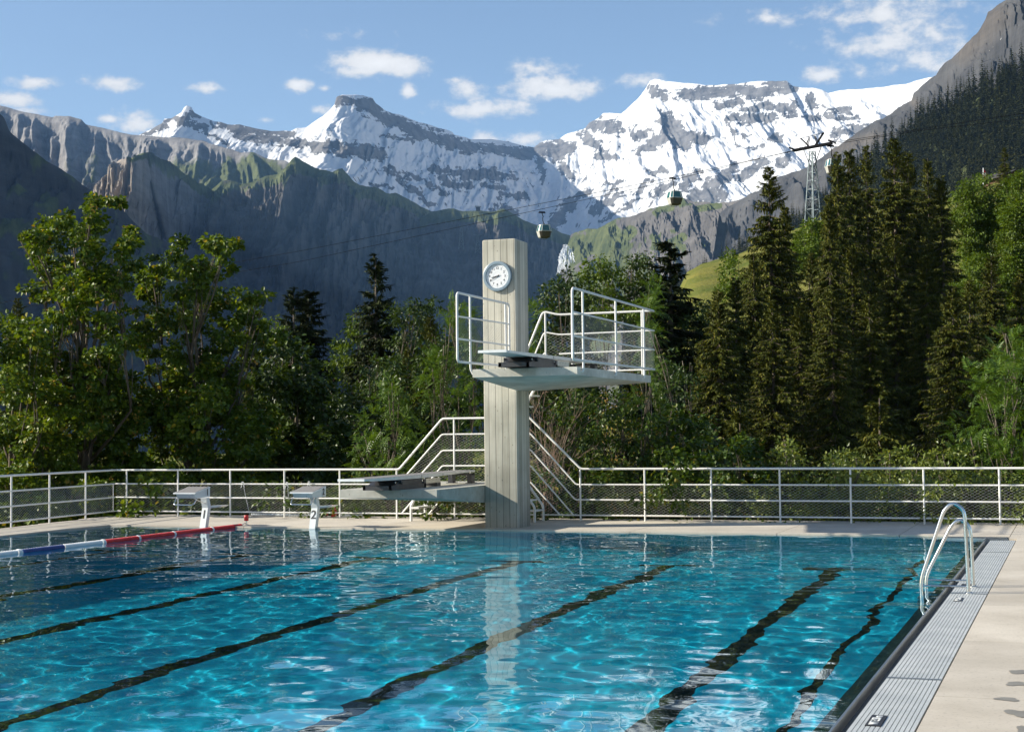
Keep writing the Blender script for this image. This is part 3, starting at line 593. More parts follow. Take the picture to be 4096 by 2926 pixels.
# second rope laid along the foot of the railing
t=thing('lane_rope','white lane rope with red end floats lying at the foot of the railing','lane rope',(-16.6,31.35,0))
b=MB()
for k in range(70):
    x=-18.3+k*.042
    if -16.5<x<-16.0: continue
    b.lathe([(.012,0),(.034,.004),(.034,.022),(.012,.028)],(x,31.36+.05*math.sin(k*.17),.035),(1,.05,0),10)
b.build('float_string',M['whiteplastic'],t)
for p,ax2,ln in (((-16.07,31.34,.05),(-.22,0,.97),.24),((-16.18,31.32,.05),(.9,.3,.1),.10),((-16.30,31.3,.045),(.1,.3,.9),.06)):
    b=MB(); b.lathe([(.0001,0),(.045,.004),(.05,.02),(.05,ln-.02),(.04,ln),(.0001,ln+.005)],p,ax2,14); sharpen(b.build('end_float',M['red'],t))
cl=['thin white cord knotted to the far railing right of starting block 1','thin white cord knotted to the far railing just behind starting block 2','short white cord knotted on the far railing above starting block 2']
for k,p in enumerate(([(-18.29,30.97,.79),(-18.24,30.95,.6),(-18.08,30.93,.0)],[(-17.12,30.97,.785),(-17.08,30.95,.5),(-17.03,30.93,.0)],[(-16.55,30.97,.80),(-16.545,30.97,.72)])):
    t=thing('cord',cl[k],'cord',p[0]); b=MB(); b.tube(p,.004,6,caps=False); x,y,z=p[0]
    b.tube([(x-.03,y,z-.02),(x-.02,y-.015,z+.03),(x+.02,y-.015,z+.03),(x+.02,y-.01,z-.03)],.007,6); b.tube([(x,y-.02,z),(x-.05,y-.02,z-.11)],.006,5); b.tube([(x,y-.02,z),(x+.05,y-.02,z-.09)],.005,5); b.build('line',M['whiteplastic'],t)
# ================================================================== TERRAIN AND MOUNTAINS
def terrain_mat():
    """colour attribute: R snow, G grass, B rock warmth; noise breaks the borders"""
    m,N,L,b=newmat('mountain_ground'); at=N.new('ShaderNodeAttribute'); at.attribute_name='cover'; sp=N.new('ShaderNodeSeparateColor'); L.new(at.outputs['Color'],sp.inputs[0])
    tc=N.new('ShaderNodeTexCoord')
    def noise(scale,det=8,rough=.65,st=(1,1,1)):
        mp=N.new('ShaderNodeMapping'); mp.inputs['Scale'].default_value=st; L.new(tc.outputs['Object'],mp.inputs[0])
        n=N.new('ShaderNodeTexNoise'); n.inputs['Scale'].default_value=scale; n.inputs['Detail'].default_value=det; n.inputs['Roughness'].default_value=rough; L.new(mp.outputs[0],n.inputs['Vector']); return n.outputs[0]
    def ramp(x,a,c1,bb,c2):
        r=N.new('ShaderNodeValToRGB'); r.color_ramp.elements[0].position=a; r.color_ramp.elements[1].position=bb; r.color_ramp.elements[0].color=(*c1,1); r.color_ramp.elements[1].color=(*c2,1); L.new(x,r.inputs[0]); return r.outputs[0]
    def mix(f,a,c,t='RGBA'):
        x=N.new('ShaderNodeMix'); x.data_type='RGBA'
        if isinstance(f,float): x.inputs[0].default_value=f
        else: L.new(f,x.inputs[0])
        L.new(a,x.inputs[6]); L.new(c,x.inputs[7]); return x.outputs[2]
    def thr(x,nz,a=.40,bb=.60,amp=.55):
        s=N.new('ShaderNodeMath'); s.operation='MULTIPLY_ADD'; L.new(nz,s.inputs[0]); s.inputs[1].default_value=amp; s.inputs[2].default_value=-amp/2
        q=N.new('ShaderNodeMath'); q.operation='ADD'; L.new(x,q.inputs[0]); L.new(s.outputs[0],q.inputs[1])
        r=N.new('ShaderNodeMapRange'); r.inputs[1].default_value=a; r.inputs[2].default_value=bb; r.interpolation_type='SMOOTHSTEP'; L.new(q.outputs[0],r.inputs[0]); return r.outputs[0]
    strat=noise(.012,8,.7,(.35,.35,2.6)); streak=noise(.016,8,.68,(1,1,.22)); med=noise(.02,9,.7)
    rock=mix(.5,ramp(strat,.36,(.042,.045,.052),.66,(.15,.152,.158)),ramp(streak,.36,(.034,.037,.043),.68,(.165,.165,.168)))
    warm=mix(.5,ramp(strat,.36,(.10,.082,.066),.66,(.28,.235,.19)),ramp(streak,.36,(.07,.064,.058),.68,(.30,.26,.22)))
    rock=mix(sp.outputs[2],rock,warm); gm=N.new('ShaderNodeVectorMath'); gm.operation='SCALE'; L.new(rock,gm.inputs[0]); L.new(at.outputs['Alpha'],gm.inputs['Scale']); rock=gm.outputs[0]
    grass=ramp(med,.36,(.034,.048,.018),.66,(.105,.120,.046))
    c=mix(thr(sp.outputs[1],med),rock,grass)
    snow=ramp(noise(.004,6),.3,(.56,.575,.60),.7,(.66,.665,.67))
    c=mix(thr(sp.outputs[0],noise(.022,12,.74,(1,1,.8)),.44,.52,.30),c,snow)
    L.new(c,b.inputs['Base Color']); b.inputs['Roughness'].default_value=.9; b.inputs['Specular IOR Level'].default_value=.15
    bp=N.new('ShaderNodeBump'); bp.inputs['Strength'].default_value=.9; bp.inputs['Distance'].default_value=12; L.new(streak,bp.inputs['Height']); L.new(bp.outputs[0],b.inputs['Normal'])
    return m
M['mount']=terrain_mat()
Z1=lambda x,y:(x/1.6243,300+y/1.6243); Z2=lambda x,y:(1200+x/1.6243,200+y/1.6243); Z3=lambda x,y:(2600+x/1.52,y/1.52)
def blob(U,Vv,strokes):
    """max over ellipses/capsules (x0,y0,x1,y1,r) in survey coordinates"""
    o=np.zeros_like(U)
    for x0,y0,x1,y1,r in strokes:
        dx,dy=x1-x0,y1-y0; l2=dx*dx+dy*dy+1e-6; t=np.clip(((U-x0)*dx+(Vv-y0)*dy)/l2,0,1); d=np.hypot(U-x0-t*dx,Vv-y0-t*dy)/r
        o=np.maximum(o,np.clip(1.35-d,0,1))
    return o
def sheet(name, crest, dcrest, run, zbase, p=1.5, nu=420, nv=170, amp=60, fa=1/420., fv=1/1500., jag=6, seed=0, cover=None, back=900, run2=None, extra=None, fade=.06, oct=6, crag=18, gain=1.0):
    """a mountain side: crest line surveyed from the photo, laid at its own distance; slope comes forward from it, back slope behind"""
    crest=sorted(crest); cx=np.array([c[0] for c in crest],float); cy=np.array([c[1] for c in crest],float)
    U=np.linspace(cx[0],cx[-1],nu); Yc=np.interp(U,cx,cy); D=np.interp(U,*zip(*dcrest))
    kw=nu//9|1; ker=np.hanning(kw+2)[1:-1]; ker/=ker.sum(); D=np.convolve(np.pad(D,kw//2,mode='edge'),ker,mode='valid')
    C0=np.stack([spx(u,y,d) for u,y,d in zip(U,Yc,D)])
    arc=np.concatenate([[0],np.cumsum(np.hypot(np.diff(C0[:,0]),np.diff(C0[:,1])))])+seed*5000
    rn=np.interp(U,*zip(*run)) if isinstance(run,list) else np.full(nu,float(run)); zb=np.interp(U,*zip(*zbase)) if isinstance(zbase,list) else np.full(nu,float(zbase))
    nb=10; s=np.concatenate([-np.linspace(1,0,nb,endpoint=False),np.linspace(0,1,nv)**1.15])
    S=s[:,None]; sp_=np.clip(S,0,1); sb=np.clip(-S,0,1)
    dep=rn[None,:]*sp_-back*sb
    z=zb[None,:]+(C0[:,2]-zb)[None,:]*(1-sp_)**p-sb*back*.75
    A,Vd=np.broadcast_to(arc[None,:],z.shape),dep
    w=sstep(0,fade,sp_)*(1-.3*sp_)
    warp=fbm(A/700.,Vd/900.+seed,3)*160
    g=ridged((A+warp)*fa+seed*7.1,Vd*fv+seed*3.3,oct,.55)-.62
    f=fbm(A/90.+seed,Vd/120.,4)
    cr=ridged(A/75.+seed*3+warp/200.,Vd/95.+(z/70.)*.6,6,.58)-.6
    disp=(amp*(g*1.5+.3*f)+crag*(cr*1.5+f*.6))*w
    jg=fbm(arc/120.,arc*0+seed*3.1,5)*jag
    X=C0[None,:,0]-FH[0]*dep; Y=C0[None,:,1]-FH[1]*dep; Zz=z+jg[None,:]*(1-sstep(0,.1,sp_))*(sb<.01)
    if extra is not None:
        Zz,dd=extra(A,sp_,Zz); disp=disp+dd
    X=X-FH[0]*disp*.8; Y=Y-FH[1]*disp*.8; Zz=Zz+disp*.55
    P=np.stack([X,Y,Zz],-1)
    dv=P-np.array([0,0,CAMH]); zz=dv@NF; su=2048+FPX*(dv@NR)/zz; sv=1463-FPX*(dv@NU)/zz
    n0,n1=Zz.shape; idx=np.arange(n0*n1).reshape(n0,n1)
    b=MB(); b.add(P.reshape(-1,3),np.stack([idx[:-1,1:],idx[:-1,:-1],idx[1:,:-1],idx[1:,1:]],-1).reshape(-1,4)); o=struct(b.build(name,M['mount'],smooth=True))
    gx=np.gradient(P,axis=1); gv=np.gradient(P,axis=0); nn=np.cross(gx,gv); nn/=np.linalg.norm(nn,axis=-1)[...,None]+1e-9; nz=np.abs(nn[...,2])
    c=cover(su,sv,Zz,nz,A,Vd,g,f); a=np.ones((n0*n1,4))*gain;  # gain also paints light: sunlit grey ridge raised, shaded left slopes lowered
    for i in range(3): a[:,i]=np.broadcast_to(c[i],Zz.shape).ravel()
    o.data.color_attributes.new('cover','FLOAT_COLOR','POINT').data.foreach_set('color',a.astype(np.float32).ravel()); return o

# --- the snow range
crest=[Z1(*q) for q in ((700,470),(800,430),(905,392),(990,350),(1060,310),(1070,282),(1115,280),(1180,240),(1195,212),(1212,200),(1245,212),(1262,245),(1300,265),(1390,300),(1440,308),(1480,320),(1560,322),(1660,350),(1750,365),(1890,365),(1930,345))]
crest+=[Z2(*q) for q in ((40,500),(150,430),(190,390),(222,352),(238,300),(280,290),(370,292),(470,308),(492,342),(560,400),(680,430),(760,465),(850,490),(985,530),(1005,552),(1120,580),(1220,580),(1260,580),(1380,600),(1450,625),(1520,630),(1560,600),(1600,585),(1680,580),(1720,550),(1850,510),(1880,470),(1945,440),(1970,408),(2060,412),(2085,415),(2150,360),(2200,310),(2240,262))]
crest+=[Z3(*q) for q in ((0,492),(30,478),(75,490),(230,505),(340,515),(430,520),(520,510),(620,495),(690,490),(760,496),(830,490),(870,525),(960,535),(1040,545),(1085,566),(1140,550),(1250,545),(1400,530),(1550,510),(1620,490),(1700,472),(1760,470),(2000,500),(2300,560))]
ROCK=[(*Z2(230,330),*Z2(470,340),26),(*Z2(400,350),*Z2(620,470),34),(*Z2(560,430),*Z2(860,560),30),(*Z2(860,560),*Z2(1100,640),34),(*Z2(700,520),*Z2(1000,610),26),(*Z2(1100,620),*Z2(1500,680),26),(*Z2(1530,640),*Z2(1700,660),44),(*Z2(1680,600),*Z2(1760,640),30),
 (*Z2(100,620),*Z2(520,670),34),(*Z2(0,600),*Z2(140,640),22),(*Z2(1860,480),*Z2(2060,500),34),(*Z2(1850,560),*Z2(1960,640),26),(*Z2(1700,760),*Z2(1760,820),26),(*Z2(1560,720),*Z2(1590,860),16),
 (*Z2(850,780),*Z2(1080,800),20),(*Z2(1080,810),*Z2(1280,820),26),(*Z2(1180,770),*Z2(1400,830),16),(*Z2(920,850),*Z2(1080,890),20),(*Z2(1300,930),*Z2(1480,950),16),(*Z2(1170,890),*Z2(1320,890),10),(*Z2(560,560),*Z2(740,590),10),
 (*Z2(540,760),*Z2(860,1010),12),(*Z2(700,800),*Z2(960,940),9),(*Z2(450,870),*Z2(620,900),8),(*Z2(600,760),*Z2(700,840),12),
 (*Z1(930,385),*Z1(1060,330),12),(*Z1(1080,290),*Z1(1260,260),16),(*Z1(1150,300),*Z1(1330,340),14),(*Z1(1450,330),*Z1(1900,385),22),(*Z1(1600,400),*Z1(1900,440),20),(*Z1(1260,330),*Z1(1480,450),10),(*Z1(1380,310),*Z1(1700,460),10),
 (*Z3(0,540),*Z3(90,580),24),(*Z3(200,580),*Z3(480,560),30),(*Z3(530,545),*Z3(680,570),34),(*Z3(680,560),*Z3(880,540),20),(*Z3(720,510),*Z3(830,510),14),(*Z3(400,650),*Z3(540,620),18),(*Z3(480,720),*Z3(740,720),26),(*Z3(560,660),*Z3(880,640),14),(*Z3(720,640),*Z3(870,690),22),(*Z3(950,590),*Z3(1010,640),20),
 (*Z3(1090,650),*Z3(1200,670),20),(*Z3(960,720),*Z3(1100,700),16),(*Z3(1130,720),*Z3(1250,720),12),(*Z3(100,720),*Z3(200,860),44),(*Z3(10,880),*Z3(130,800),34),(*Z3(200,820),*Z3(340,850),30),(*Z3(500,770),*Z3(510,880),10),(*Z3(1130,810),*Z3(1330,770),22),(*Z3(740,850),*Z3(800,840),18),(*Z3(560,910),*Z3(690,880),9),(*Z3(570,830),*Z3(620,820),9),
 (*Z3(200,1130),*Z3(300,1060),26),(*Z3(360,1130),*Z3(500,1040),34),(*Z3(480,990),*Z3(500,1000),18),(*Z3(560,1080),*Z3(700,980),22),(*Z3(10,1050),*Z3(90,1030),16),(*Z3(770,1000),*Z3(830,960),20),(*Z3(250,1200),*Z3(420,1180),34),(*Z3(30,1180),*Z3(120,1120),20),
 (*Z2(2000,860),*Z2(2080,920),10),(*Z2(1900,1060),*Z2(2070,960),14),(*Z2(1640,1130),*Z2(1760,1000),34),(*Z2(1760,1010),*Z2(1860,920),14),(*Z2(1950,1110),*Z2(2180,980),12),(*Z2(1930,1020),*Z2(2070,870),14),(*Z2(2190,920),*Z2(2274,860),16),(*Z2(2150,520),*Z2(2180,560),18),(*Z2(2200,560),*Z2(2274,520),16),(*Z2(2180,680),*Z2(2274,620),14),(*Z2(1920,690),*Z2(2040,700),16),(*Z2(1310,1010),*Z2(1390,1060),20),(*Z2(1260,1040),*Z2(1290,960),7)]
SNOWBACK=[(*Z3(1100,600),*Z3(1700,510),50)]
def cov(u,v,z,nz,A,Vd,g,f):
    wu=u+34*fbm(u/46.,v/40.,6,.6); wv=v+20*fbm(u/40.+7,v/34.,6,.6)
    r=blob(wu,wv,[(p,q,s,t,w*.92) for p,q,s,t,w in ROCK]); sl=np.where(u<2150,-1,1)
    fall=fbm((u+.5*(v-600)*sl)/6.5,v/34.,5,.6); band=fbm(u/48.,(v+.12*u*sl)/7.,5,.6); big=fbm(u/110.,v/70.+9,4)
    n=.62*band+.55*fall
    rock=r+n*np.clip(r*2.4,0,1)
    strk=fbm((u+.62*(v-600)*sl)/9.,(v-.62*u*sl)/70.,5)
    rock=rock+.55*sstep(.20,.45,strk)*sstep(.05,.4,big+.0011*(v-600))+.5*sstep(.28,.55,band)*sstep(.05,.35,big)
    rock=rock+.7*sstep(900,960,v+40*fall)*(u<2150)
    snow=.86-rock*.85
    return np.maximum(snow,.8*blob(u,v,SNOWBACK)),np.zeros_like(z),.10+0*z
def snowextra(A,sp_,Zz):
    return Zz,0*Zz
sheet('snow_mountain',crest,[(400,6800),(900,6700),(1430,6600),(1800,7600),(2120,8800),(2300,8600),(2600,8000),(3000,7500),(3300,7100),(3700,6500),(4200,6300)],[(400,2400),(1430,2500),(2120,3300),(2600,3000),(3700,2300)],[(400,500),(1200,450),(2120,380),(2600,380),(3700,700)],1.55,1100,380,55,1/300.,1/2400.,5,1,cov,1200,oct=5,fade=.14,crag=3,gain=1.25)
# --- grey gullied ridge
crest=[Z1(*q) for q in ((-800,130),(-300,170),(0,200),(100,225),(260,262),(345,275),(360,265),(450,268),(530,290),(560,320),(700,355),(880,390),(960,400),(1100,405),(1210,410),(1330,430),(1450,470),(1560,500),(1650,505),(1730,545),(1850,560),(2000,640))]
sheet('grey_ridge',crest,[(-500,6600),(0,6350),(600,6000),(1100,5600),(1300,5450)],1050,330,1.25,620,200,95,1/260.,1/2600.,4,2,
  lambda u,v,z,nz,A,Vd,g,f:(0*z,np.clip(.0+.42*sstep(590,700,v+.10*(900-u)+30*f)*sstep(150,400,u)+.25*sstep(-.1,.25,g)*sstep(520,640,v)+.40*sstep(640,1050,u+60*f),0,.62),.22+0*z),700,oct=4,crag=9,gain=1.6)
# --- green shoulder with cliffs, running back to the valley step
crest=[Z1(*q) for q in ((1240,820),(1370,752),(1440,692),(1500,682),(1570,702),(1640,690),(1720,655),(1800,640),(1850,600),(1895,545),(1918,529),(1970,560),(2080,612),(2160,630),(2200,604),(2222,598),(2274,655))]
crest+=[Z2(*q) for q in ((350,850),(390,882),(480,892),(560,930),(620,925),(700,962),(850,1042),(960,1080),(1100,1120))]
def cliffs(u,v,z,nz,A,Vd,g,f):
    top=np.interp(u,*zip(*sorted(crest2))); d=v-top
    gr=sstep(70,20,d+18*f-25*sstep(.0,.3,g)); return 0*z,np.clip(gr*(.35+.5*sstep(1000,1180,u))+.25*sstep(.02,.3,f)+.15,0,1),np.clip(.5*sstep(200,60,d)+.1,0,1)
crest2=crest
sheet('cliff_shoulder',crest,[(760,4500),(1180,4500),(1400,4700),(1900,5450)],[(760,1100),(1900,1400)],[(760,-80),(1900,-80)],1.12,720,300,75,1/210.,1/800.,6,3,cliffs,900,oct=7,crag=38,gain=.62)  # low gain darkens the rock to stand in for shade
# --- rock pyramid
crest=[Z1(*q) for q in ((560,760),(590,718),(620,690),(680,670),(720,630),(760,570),(800,548),(860,530),(905,505),(940,495),(990,507),(1060,545),(1150,592),(1220,650),(1300,702),(1370,747),(1440,800),(1560,880))]
crest3=crest
def pyr(u,v,z,nz,A,Vd,g,f):
    top=np.interp(u,*zip(*sorted(crest3))); d=v-top
    return 0*z,np.clip(.8*sstep(60,10,d+20*f)*sstep(490,530,u)+.2*sstep(.1,.4,f)+.15*sstep(600,760,u),0,1),np.clip(.95*sstep(640,500,u+40*f)+.2,0,1)  # warm lighter rock paints in the sunlit left face
sheet('rock_peak',crest,[(340,4500),(440,4000),(580,3750),(700,4200),(960,4700)],[(340,900),(580,700),(960,1100)],-80,.95,460,280,60,1/190.,1/700.,7,4,pyr,800,oct=7,crag=40,gain=1.3)
# --- valley step with waterfall
crest=[Z2(*q) for q in ((780,1090),(850,1050),(900,1045),(1000,1035),(1060,1045),(1140,1040),(1180,1038),(1260,1052),(1330,1035),(1400,1072),(1500,1128),(1580,1150),(1640,1165),(1700,1190),(1745,1200),(1800,1210),(1900,1230))]
crest4=crest
def stepc(u,v,z,nz,A,Vd,g,f):
    top=np.interp(u,*zip(*sorted(crest4))); d=v-top
    return 0*z,np.clip(.95*sstep(70,20,d+25*f)+.35*sstep(.0,.3,f),0,1),.25+0*z
sheet('valley_step',crest,[(1680,5000),(2050,5000),(2260,5200),(2400,5300)],[(1680,900),(2400,1000)],-80,1.0,420,240,60,1/160.,1/700.,6,5,stepc,900,oct=7,crag=34,gain=.7)
# --- right green shoulder
crest=[Z2(*q) for q in ((1690,1420),(1720,1330),(1745,1250),(1760,1205),(1800,1180),(1860,1163),(1930,1155),(2030,1108),(2150,1080))]+[Z3(*q) for q in ((0,1265),(90,1250),(200,1210),(260,1225),(380,1240),(490,1226),(600,1195),(640,1155),(760,1120),(900,1080))]
def shoulder(u,v,z,nz,A,Vd,g,f):
    gr=.75*sstep(2900,2300,u+.5*(v-900)+120*f)+.5*sstep(.0,.3,f)+.2*sstep(-.1,.2,-g)
    gr=gr-.9*blob(u,v,[(*Z2(2100,1120),*Z2(2250,1080),24),(*Z2(1760,1200),*Z2(1840,1190),14),(*Z2(1700,1450),*Z2(1640,1560),50),(*Z2(1800,1420),*Z2(1900,1350),16),(*Z2(2150,1200),*Z2(2274,1130),34),(*Z3(100,1340),*Z3(500,1260),34),(*Z3(250,1420),*Z3(600,1330),34)])
    gr=np.maximum(gr,blob(u,v,[(*Z2(1960,1340),*Z2(2150,1180),30),(*Z3(290,1270),*Z3(420,1250),16),(*Z3(120,1480),*Z3(200,1440),20)]))
    return 0*z,np.clip(gr,0,.9),.3+0*z
sheet('green_shoulder',crest,[(2230,4700),(2500,4300),(2900,3700),(3200,3300)],[(2230,1300),(3200,1500)],[(2230,-80),(3200,-80)],1.05,560,260,60,1/260.,1/700.,6,6,shoulder,800,oct=7,crag=13,gain=.85)
# --- right rock mountain
crest=[Z3(*q) for q in ((420,1300),(560,1215),(640,1160),(700,1110),(800,1075),(900,1030),(980,990),(1100,910),(1200,850),(1330,770),(1390,740),(1450,700),(1510,638),(1560,615),(1590,602),(1602,560),(1640,520),(1680,490),(1740,470),(1780,410),(1850,345),(1930,270),(1990,200),(2040,120),(2055,72),(2090,40),(2150,0),(2274,-60),(2700,-330),(3300,-520))]
def rockm(u,v,z,nz,A,Vd,g,f):
    sn=blob(u,v,[(*Z3(2065,310),*Z3(2140,230),3)]); return sn*.55,np.clip(.28*sstep(.05,.4,f)+.25*sstep(1000,1250,v)-.1,0,1),np.clip(.06+.5*blob(u,v,[(*Z3(1380,830),*Z3(1120,900),24),(*Z3(1590,610),*Z3(1620,640),18),(*Z3(1900,300),*Z3(2100,100),60)]),0,1)
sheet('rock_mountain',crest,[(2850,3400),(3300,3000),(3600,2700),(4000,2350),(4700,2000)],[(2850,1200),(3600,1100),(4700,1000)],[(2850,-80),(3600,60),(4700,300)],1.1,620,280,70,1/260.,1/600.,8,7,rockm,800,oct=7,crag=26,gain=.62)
# --- wooded hillside on the right (bare ground; its spruces are separate)
HC=[(2500,1230),(2700,1165),(2900,1085),(3000,1010),(3240,870),(3420,700),(3500,640),(3650,520),(3780,455),(3920,375),(4100,300),(4500,120),(5200,-150)]
HD=[(2500,1500),(3240,1350),(3650,1250),(4100,1150),(5200,1000)]
sheet('wooded_hillside',HC,HD,[(2500,500),(4100,620),(5200,600)],[(2500,-80),(3240,-20),(4100,70),(5200,110)],1.0,220,90,14,1/160.,1/300.,3,8,lambda u,v,z,nz,A,Vd,g,f:(0*z,.8+.3*f,.2+0*z),300)
# --- dark slope at far left, falling right; lower crest shaped as a cast-shadow edge
crest=[(-2600,-900),(-1600,-500),(-800,0),(-400,250)]+[Z1(*q) for q in ((-120,150),(0,255),(12,262),(30,282),(60,360),(130,420),(200,480),(300,560),(400,620),(470,662),(530,712),(580,742),(640,792),(720,802),(790,862),(850,932),(950,1030),(1060,1078),(1120,1096),(1200,1112),(1400,1180),(1700,1300),(2274,1500))]
def darks(u,v,z,nz,A,Vd,g,f): return 0*z,np.clip(.42+.5*f+.2*g,0,.75),.15+0*z
sheet('shaded_slope',crest,[(-2600,2500),(-800,2700),(0,2950),(400,3300),(700,3800),(1400,4300)],[(-2600,1500),(0,1300),(700,1000),(1400,900)],-80,1.05,620,220,50,1/260.,1/900.,4,9,darks,700,oct=7,crag=24,gain=.5)
# unseen ridge added at left, shaped so its shadow covers the lower mountainsides
rz=np.array([1200,2700,3300,3750,3900,4000,4200,4500,4800,5150],float); ry=np.array([430,400,440,690,670,630,420,340,-40,-60],float)
zz_=np.linspace(1200,5150,90); xo=-.42*zz_-500; yl=np.interp(zz_,rz,ry)+.479*(2048+FPX*xo/zz_); Hh=(1732-yl)/FPX*zz_; Hh=Hh+fbm(zz_/160.,zz_*0+3,4)*25
prof=np.linspace(-1,1,25); PP=[]
for z_,x_,h_ in zip(zz_,xo,Hh):
    for q in prof:
        xx=x_+(q*(-.347*z_-x_) if q>0 else q*1500); hh=h_*(1-abs(q))**1.02-20
        PP.append(FH*z_+RH*xx+np.array([0,0,hh+CAMH])+np.array([0,0,fbm(np.array([xx/120.]),np.array([z_/120.]),4)[0]*30*abs(q)]))
ii=np.arange(90*25).reshape(90,25); b=MB(); b.add(np.array(PP),np.stack([ii[:-1,:-1],ii[:-1,1:],ii[1:,1:],ii[1:,:-1]],-1).reshape(-1,4)); o=struct(b.build('shade_ridge',M['mount'],smooth=True))
o.data.color_attributes.new('cover','FLOAT_COLOR','POINT').data.foreach_set('color',np.tile([0,.4,.2,1],90*25).astype(np.float32))
# waterfall: white strands over the step
def wfall():
    b=MB(); r2=np.random.default_rng(5)
    cxs=[(2262,978,2250,1085),(2272,985,2268,1075),(2256,990,2240,1040),(2280,995,2285,1050),(2250,1000,2236,1100)]
    for (x0,y0,x1,y1) in cxs:
        for k in range(10):
            a=r2.uniform(-13,13); n=9; P=[]
            for i in range(n):
                u=i/(n-1); P.append(spx(x0+(x1-x0)*u+a*(.5+.7*u)+r2.normal()*2.0,y0+(y1-y0)*u*(r2.uniform(.96,1.04)),4330-150*u+r2.normal()*4))
            b.tube(P,list(r2.uniform(.25,.9)*np.sin(np.linspace(.35,2.9,n))+.25),5)
    struct(b.build('waterfall',noise_mat('white_water',(.70,.73,.75),(.85,.87,.88),.2,.6)))
wfall()

# near ground: lawn terrace beyond the deck, bank and hillside meadow rising to the right
MC=np.array([(-3000,40),(-1500,40),(300,40),(1000,40),(1136,20),(1300,0),(1400,-60),(1450,-150),(1500,-290),(1525,-337),(1560,-352),(1600,-362),(1660,-381),(1700,-395),(1790,-429),(1900,-455),(2050,-474),(2170,-496),(2222,-520),(2300,-510),(2600,-600),(3600,-680)],float)
def ground_z(lat,dep):
    """lat = sideways/forward ratio*FPX/1.802 about the picture centre line (D units), dep = distance forward"""
    el=-np.interp(lat+1136,MC[:,0],MC[:,1])/3350.
    t=sstep(55,235,dep); zc=el*235+2
    z=-3.2+(zc+3.2)*t
    bank=4.6*np.exp(-((dep-74)/15.)**2)*np.exp(-(((lat+1136)-745)/70.)**2)
    z=z+bank+fbm(lat/90.,dep/25.,3)*.5*sstep(40,90,dep)
    return z-np.clip(dep-245,0,None)*.55*(dep>245)
def gz_at(P):
    d=np.array([P[0],P[1]]); dep=d@FH[:2]; lat=(d@RH[:2])/dep*3350.; return float(ground_z(np.array([lat]),np.array([dep]))[0])
def ground_patch(name,mat,l0,l1,nl,d0,d1,nd,lift=0.):
    LA,DP=np.meshgrid(np.linspace(l0,l1,nl),np.linspace(d0,d1,nd)); sx_=LA/3350.*DP
    P=np.stack([RH[0]*sx_+FH[0]*DP,RH[1]*sx_+FH[1]*DP,ground_z(LA,DP)+lift],-1); n0,n1=LA.shape; idx=np.arange(n0*n1).reshape(n0,n1)
    b=MB(); b.add(P.reshape(-1,3),np.stack([idx[:-1,:-1],idx[:-1,1:],idx[1:,1:],idx[1:,:-1]],-1).reshape(-1,4)); return struct(b.build(name,mat,smooth=True))
M['meadow']=noise_mat('meadow_grass',(.060,.085,.014),(.17,.155,.036),.16,.9,.1,bump=.9,bscale=2.2,bdist=.25,detail=10)
M['under']=noise_mat('undergrowth',(.016,.024,.007),(.040,.050,.014),.5,.95,.1,bump=.8,bscale=5,bdist=.2)
ground_patch('wood_ground',M['under'],-2600,2300,150,33,130,60); ground_patch('meadow_hill',M['meadow'],-2600,2300,150,130,330,80)
ground_patch('grass_bank',M['meadow'],-480,-290,40,58,92,40,.05)
b=MB(); b.add([(-16000,-3000,-62),(16000,-3000,-62),(16000,16000,-62),(-16000,16000,-62)],[(0,1,2,3)]); struct(b.build('valley_ground',noise_mat('valley_floor',(.02,.035,.012),(.05,.06,.025),.01,.9,.1)))
b=MB(); b.add([(-60,-40,-4.2),(60,-40,-4.2),(60,60,-4.2),(-60,60,-4.2)],[(0,1,2,3)]); struct(b.build('terrace_ground',noise_mat('terrace_soil',(.014,.018,.006),(.03,.034,.012),.6,.95,.1)))
# ================================================================== TREES
def leaves(bm, P, A, Nn, size, shape):
    """P tips' base, A axis, Nn blade normal; every leaf its own island"""
    n=len(P); A=A/(np.linalg.norm(A,axis=1)[:,None]+1e-9); S=np.cross(Nn,A); S/=np.linalg.norm(S,axis=1)[:,None]+1e-9; Nn=np.cross(A,S); size=np.broadcast_to(size,(n,))[:,None]
    if shape=='maple': T=[(0,0,0),(-.46,.30,.10),(-.40,.70,.06),(0,1,-.10),(.40,.70,.06),(.46,.30,.10)]; F=[(0,3,2,1),(0,5,4,3)]
    elif shape=='oval': T=[(0,0,0),(-.30,.42,.07),(0,1,-.08),(.30,.42,.07)]; F=[(0,3,2,1)]
    elif shape=='lance': T=[(0,0,0),(-.15,.4,.03),(0,1,-.06),(.15,.4,.03)]; F=[(0,3,2,1)]
    elif shape=='spray': T=[(-.10,0,0),(.10,0,0),(.15,.55,-.04),(0,1,-.16),(-.15,.55,-.04)]; F=[(0,1,2,3,4)]
    k=len(T); V=np.stack([P+S*size*t[0]+A*size*t[1]+Nn*size*t[2] for t in T],1).reshape(-1,3)
    i=np.arange(n)*k; bm.add(V,np.concatenate([np.stack([i+j for j in f],1) for f in F]))
def rdir(r,n): v=r.normal(size=(n,3)); return v/np.linalg.norm(v,axis=1)[:,None]
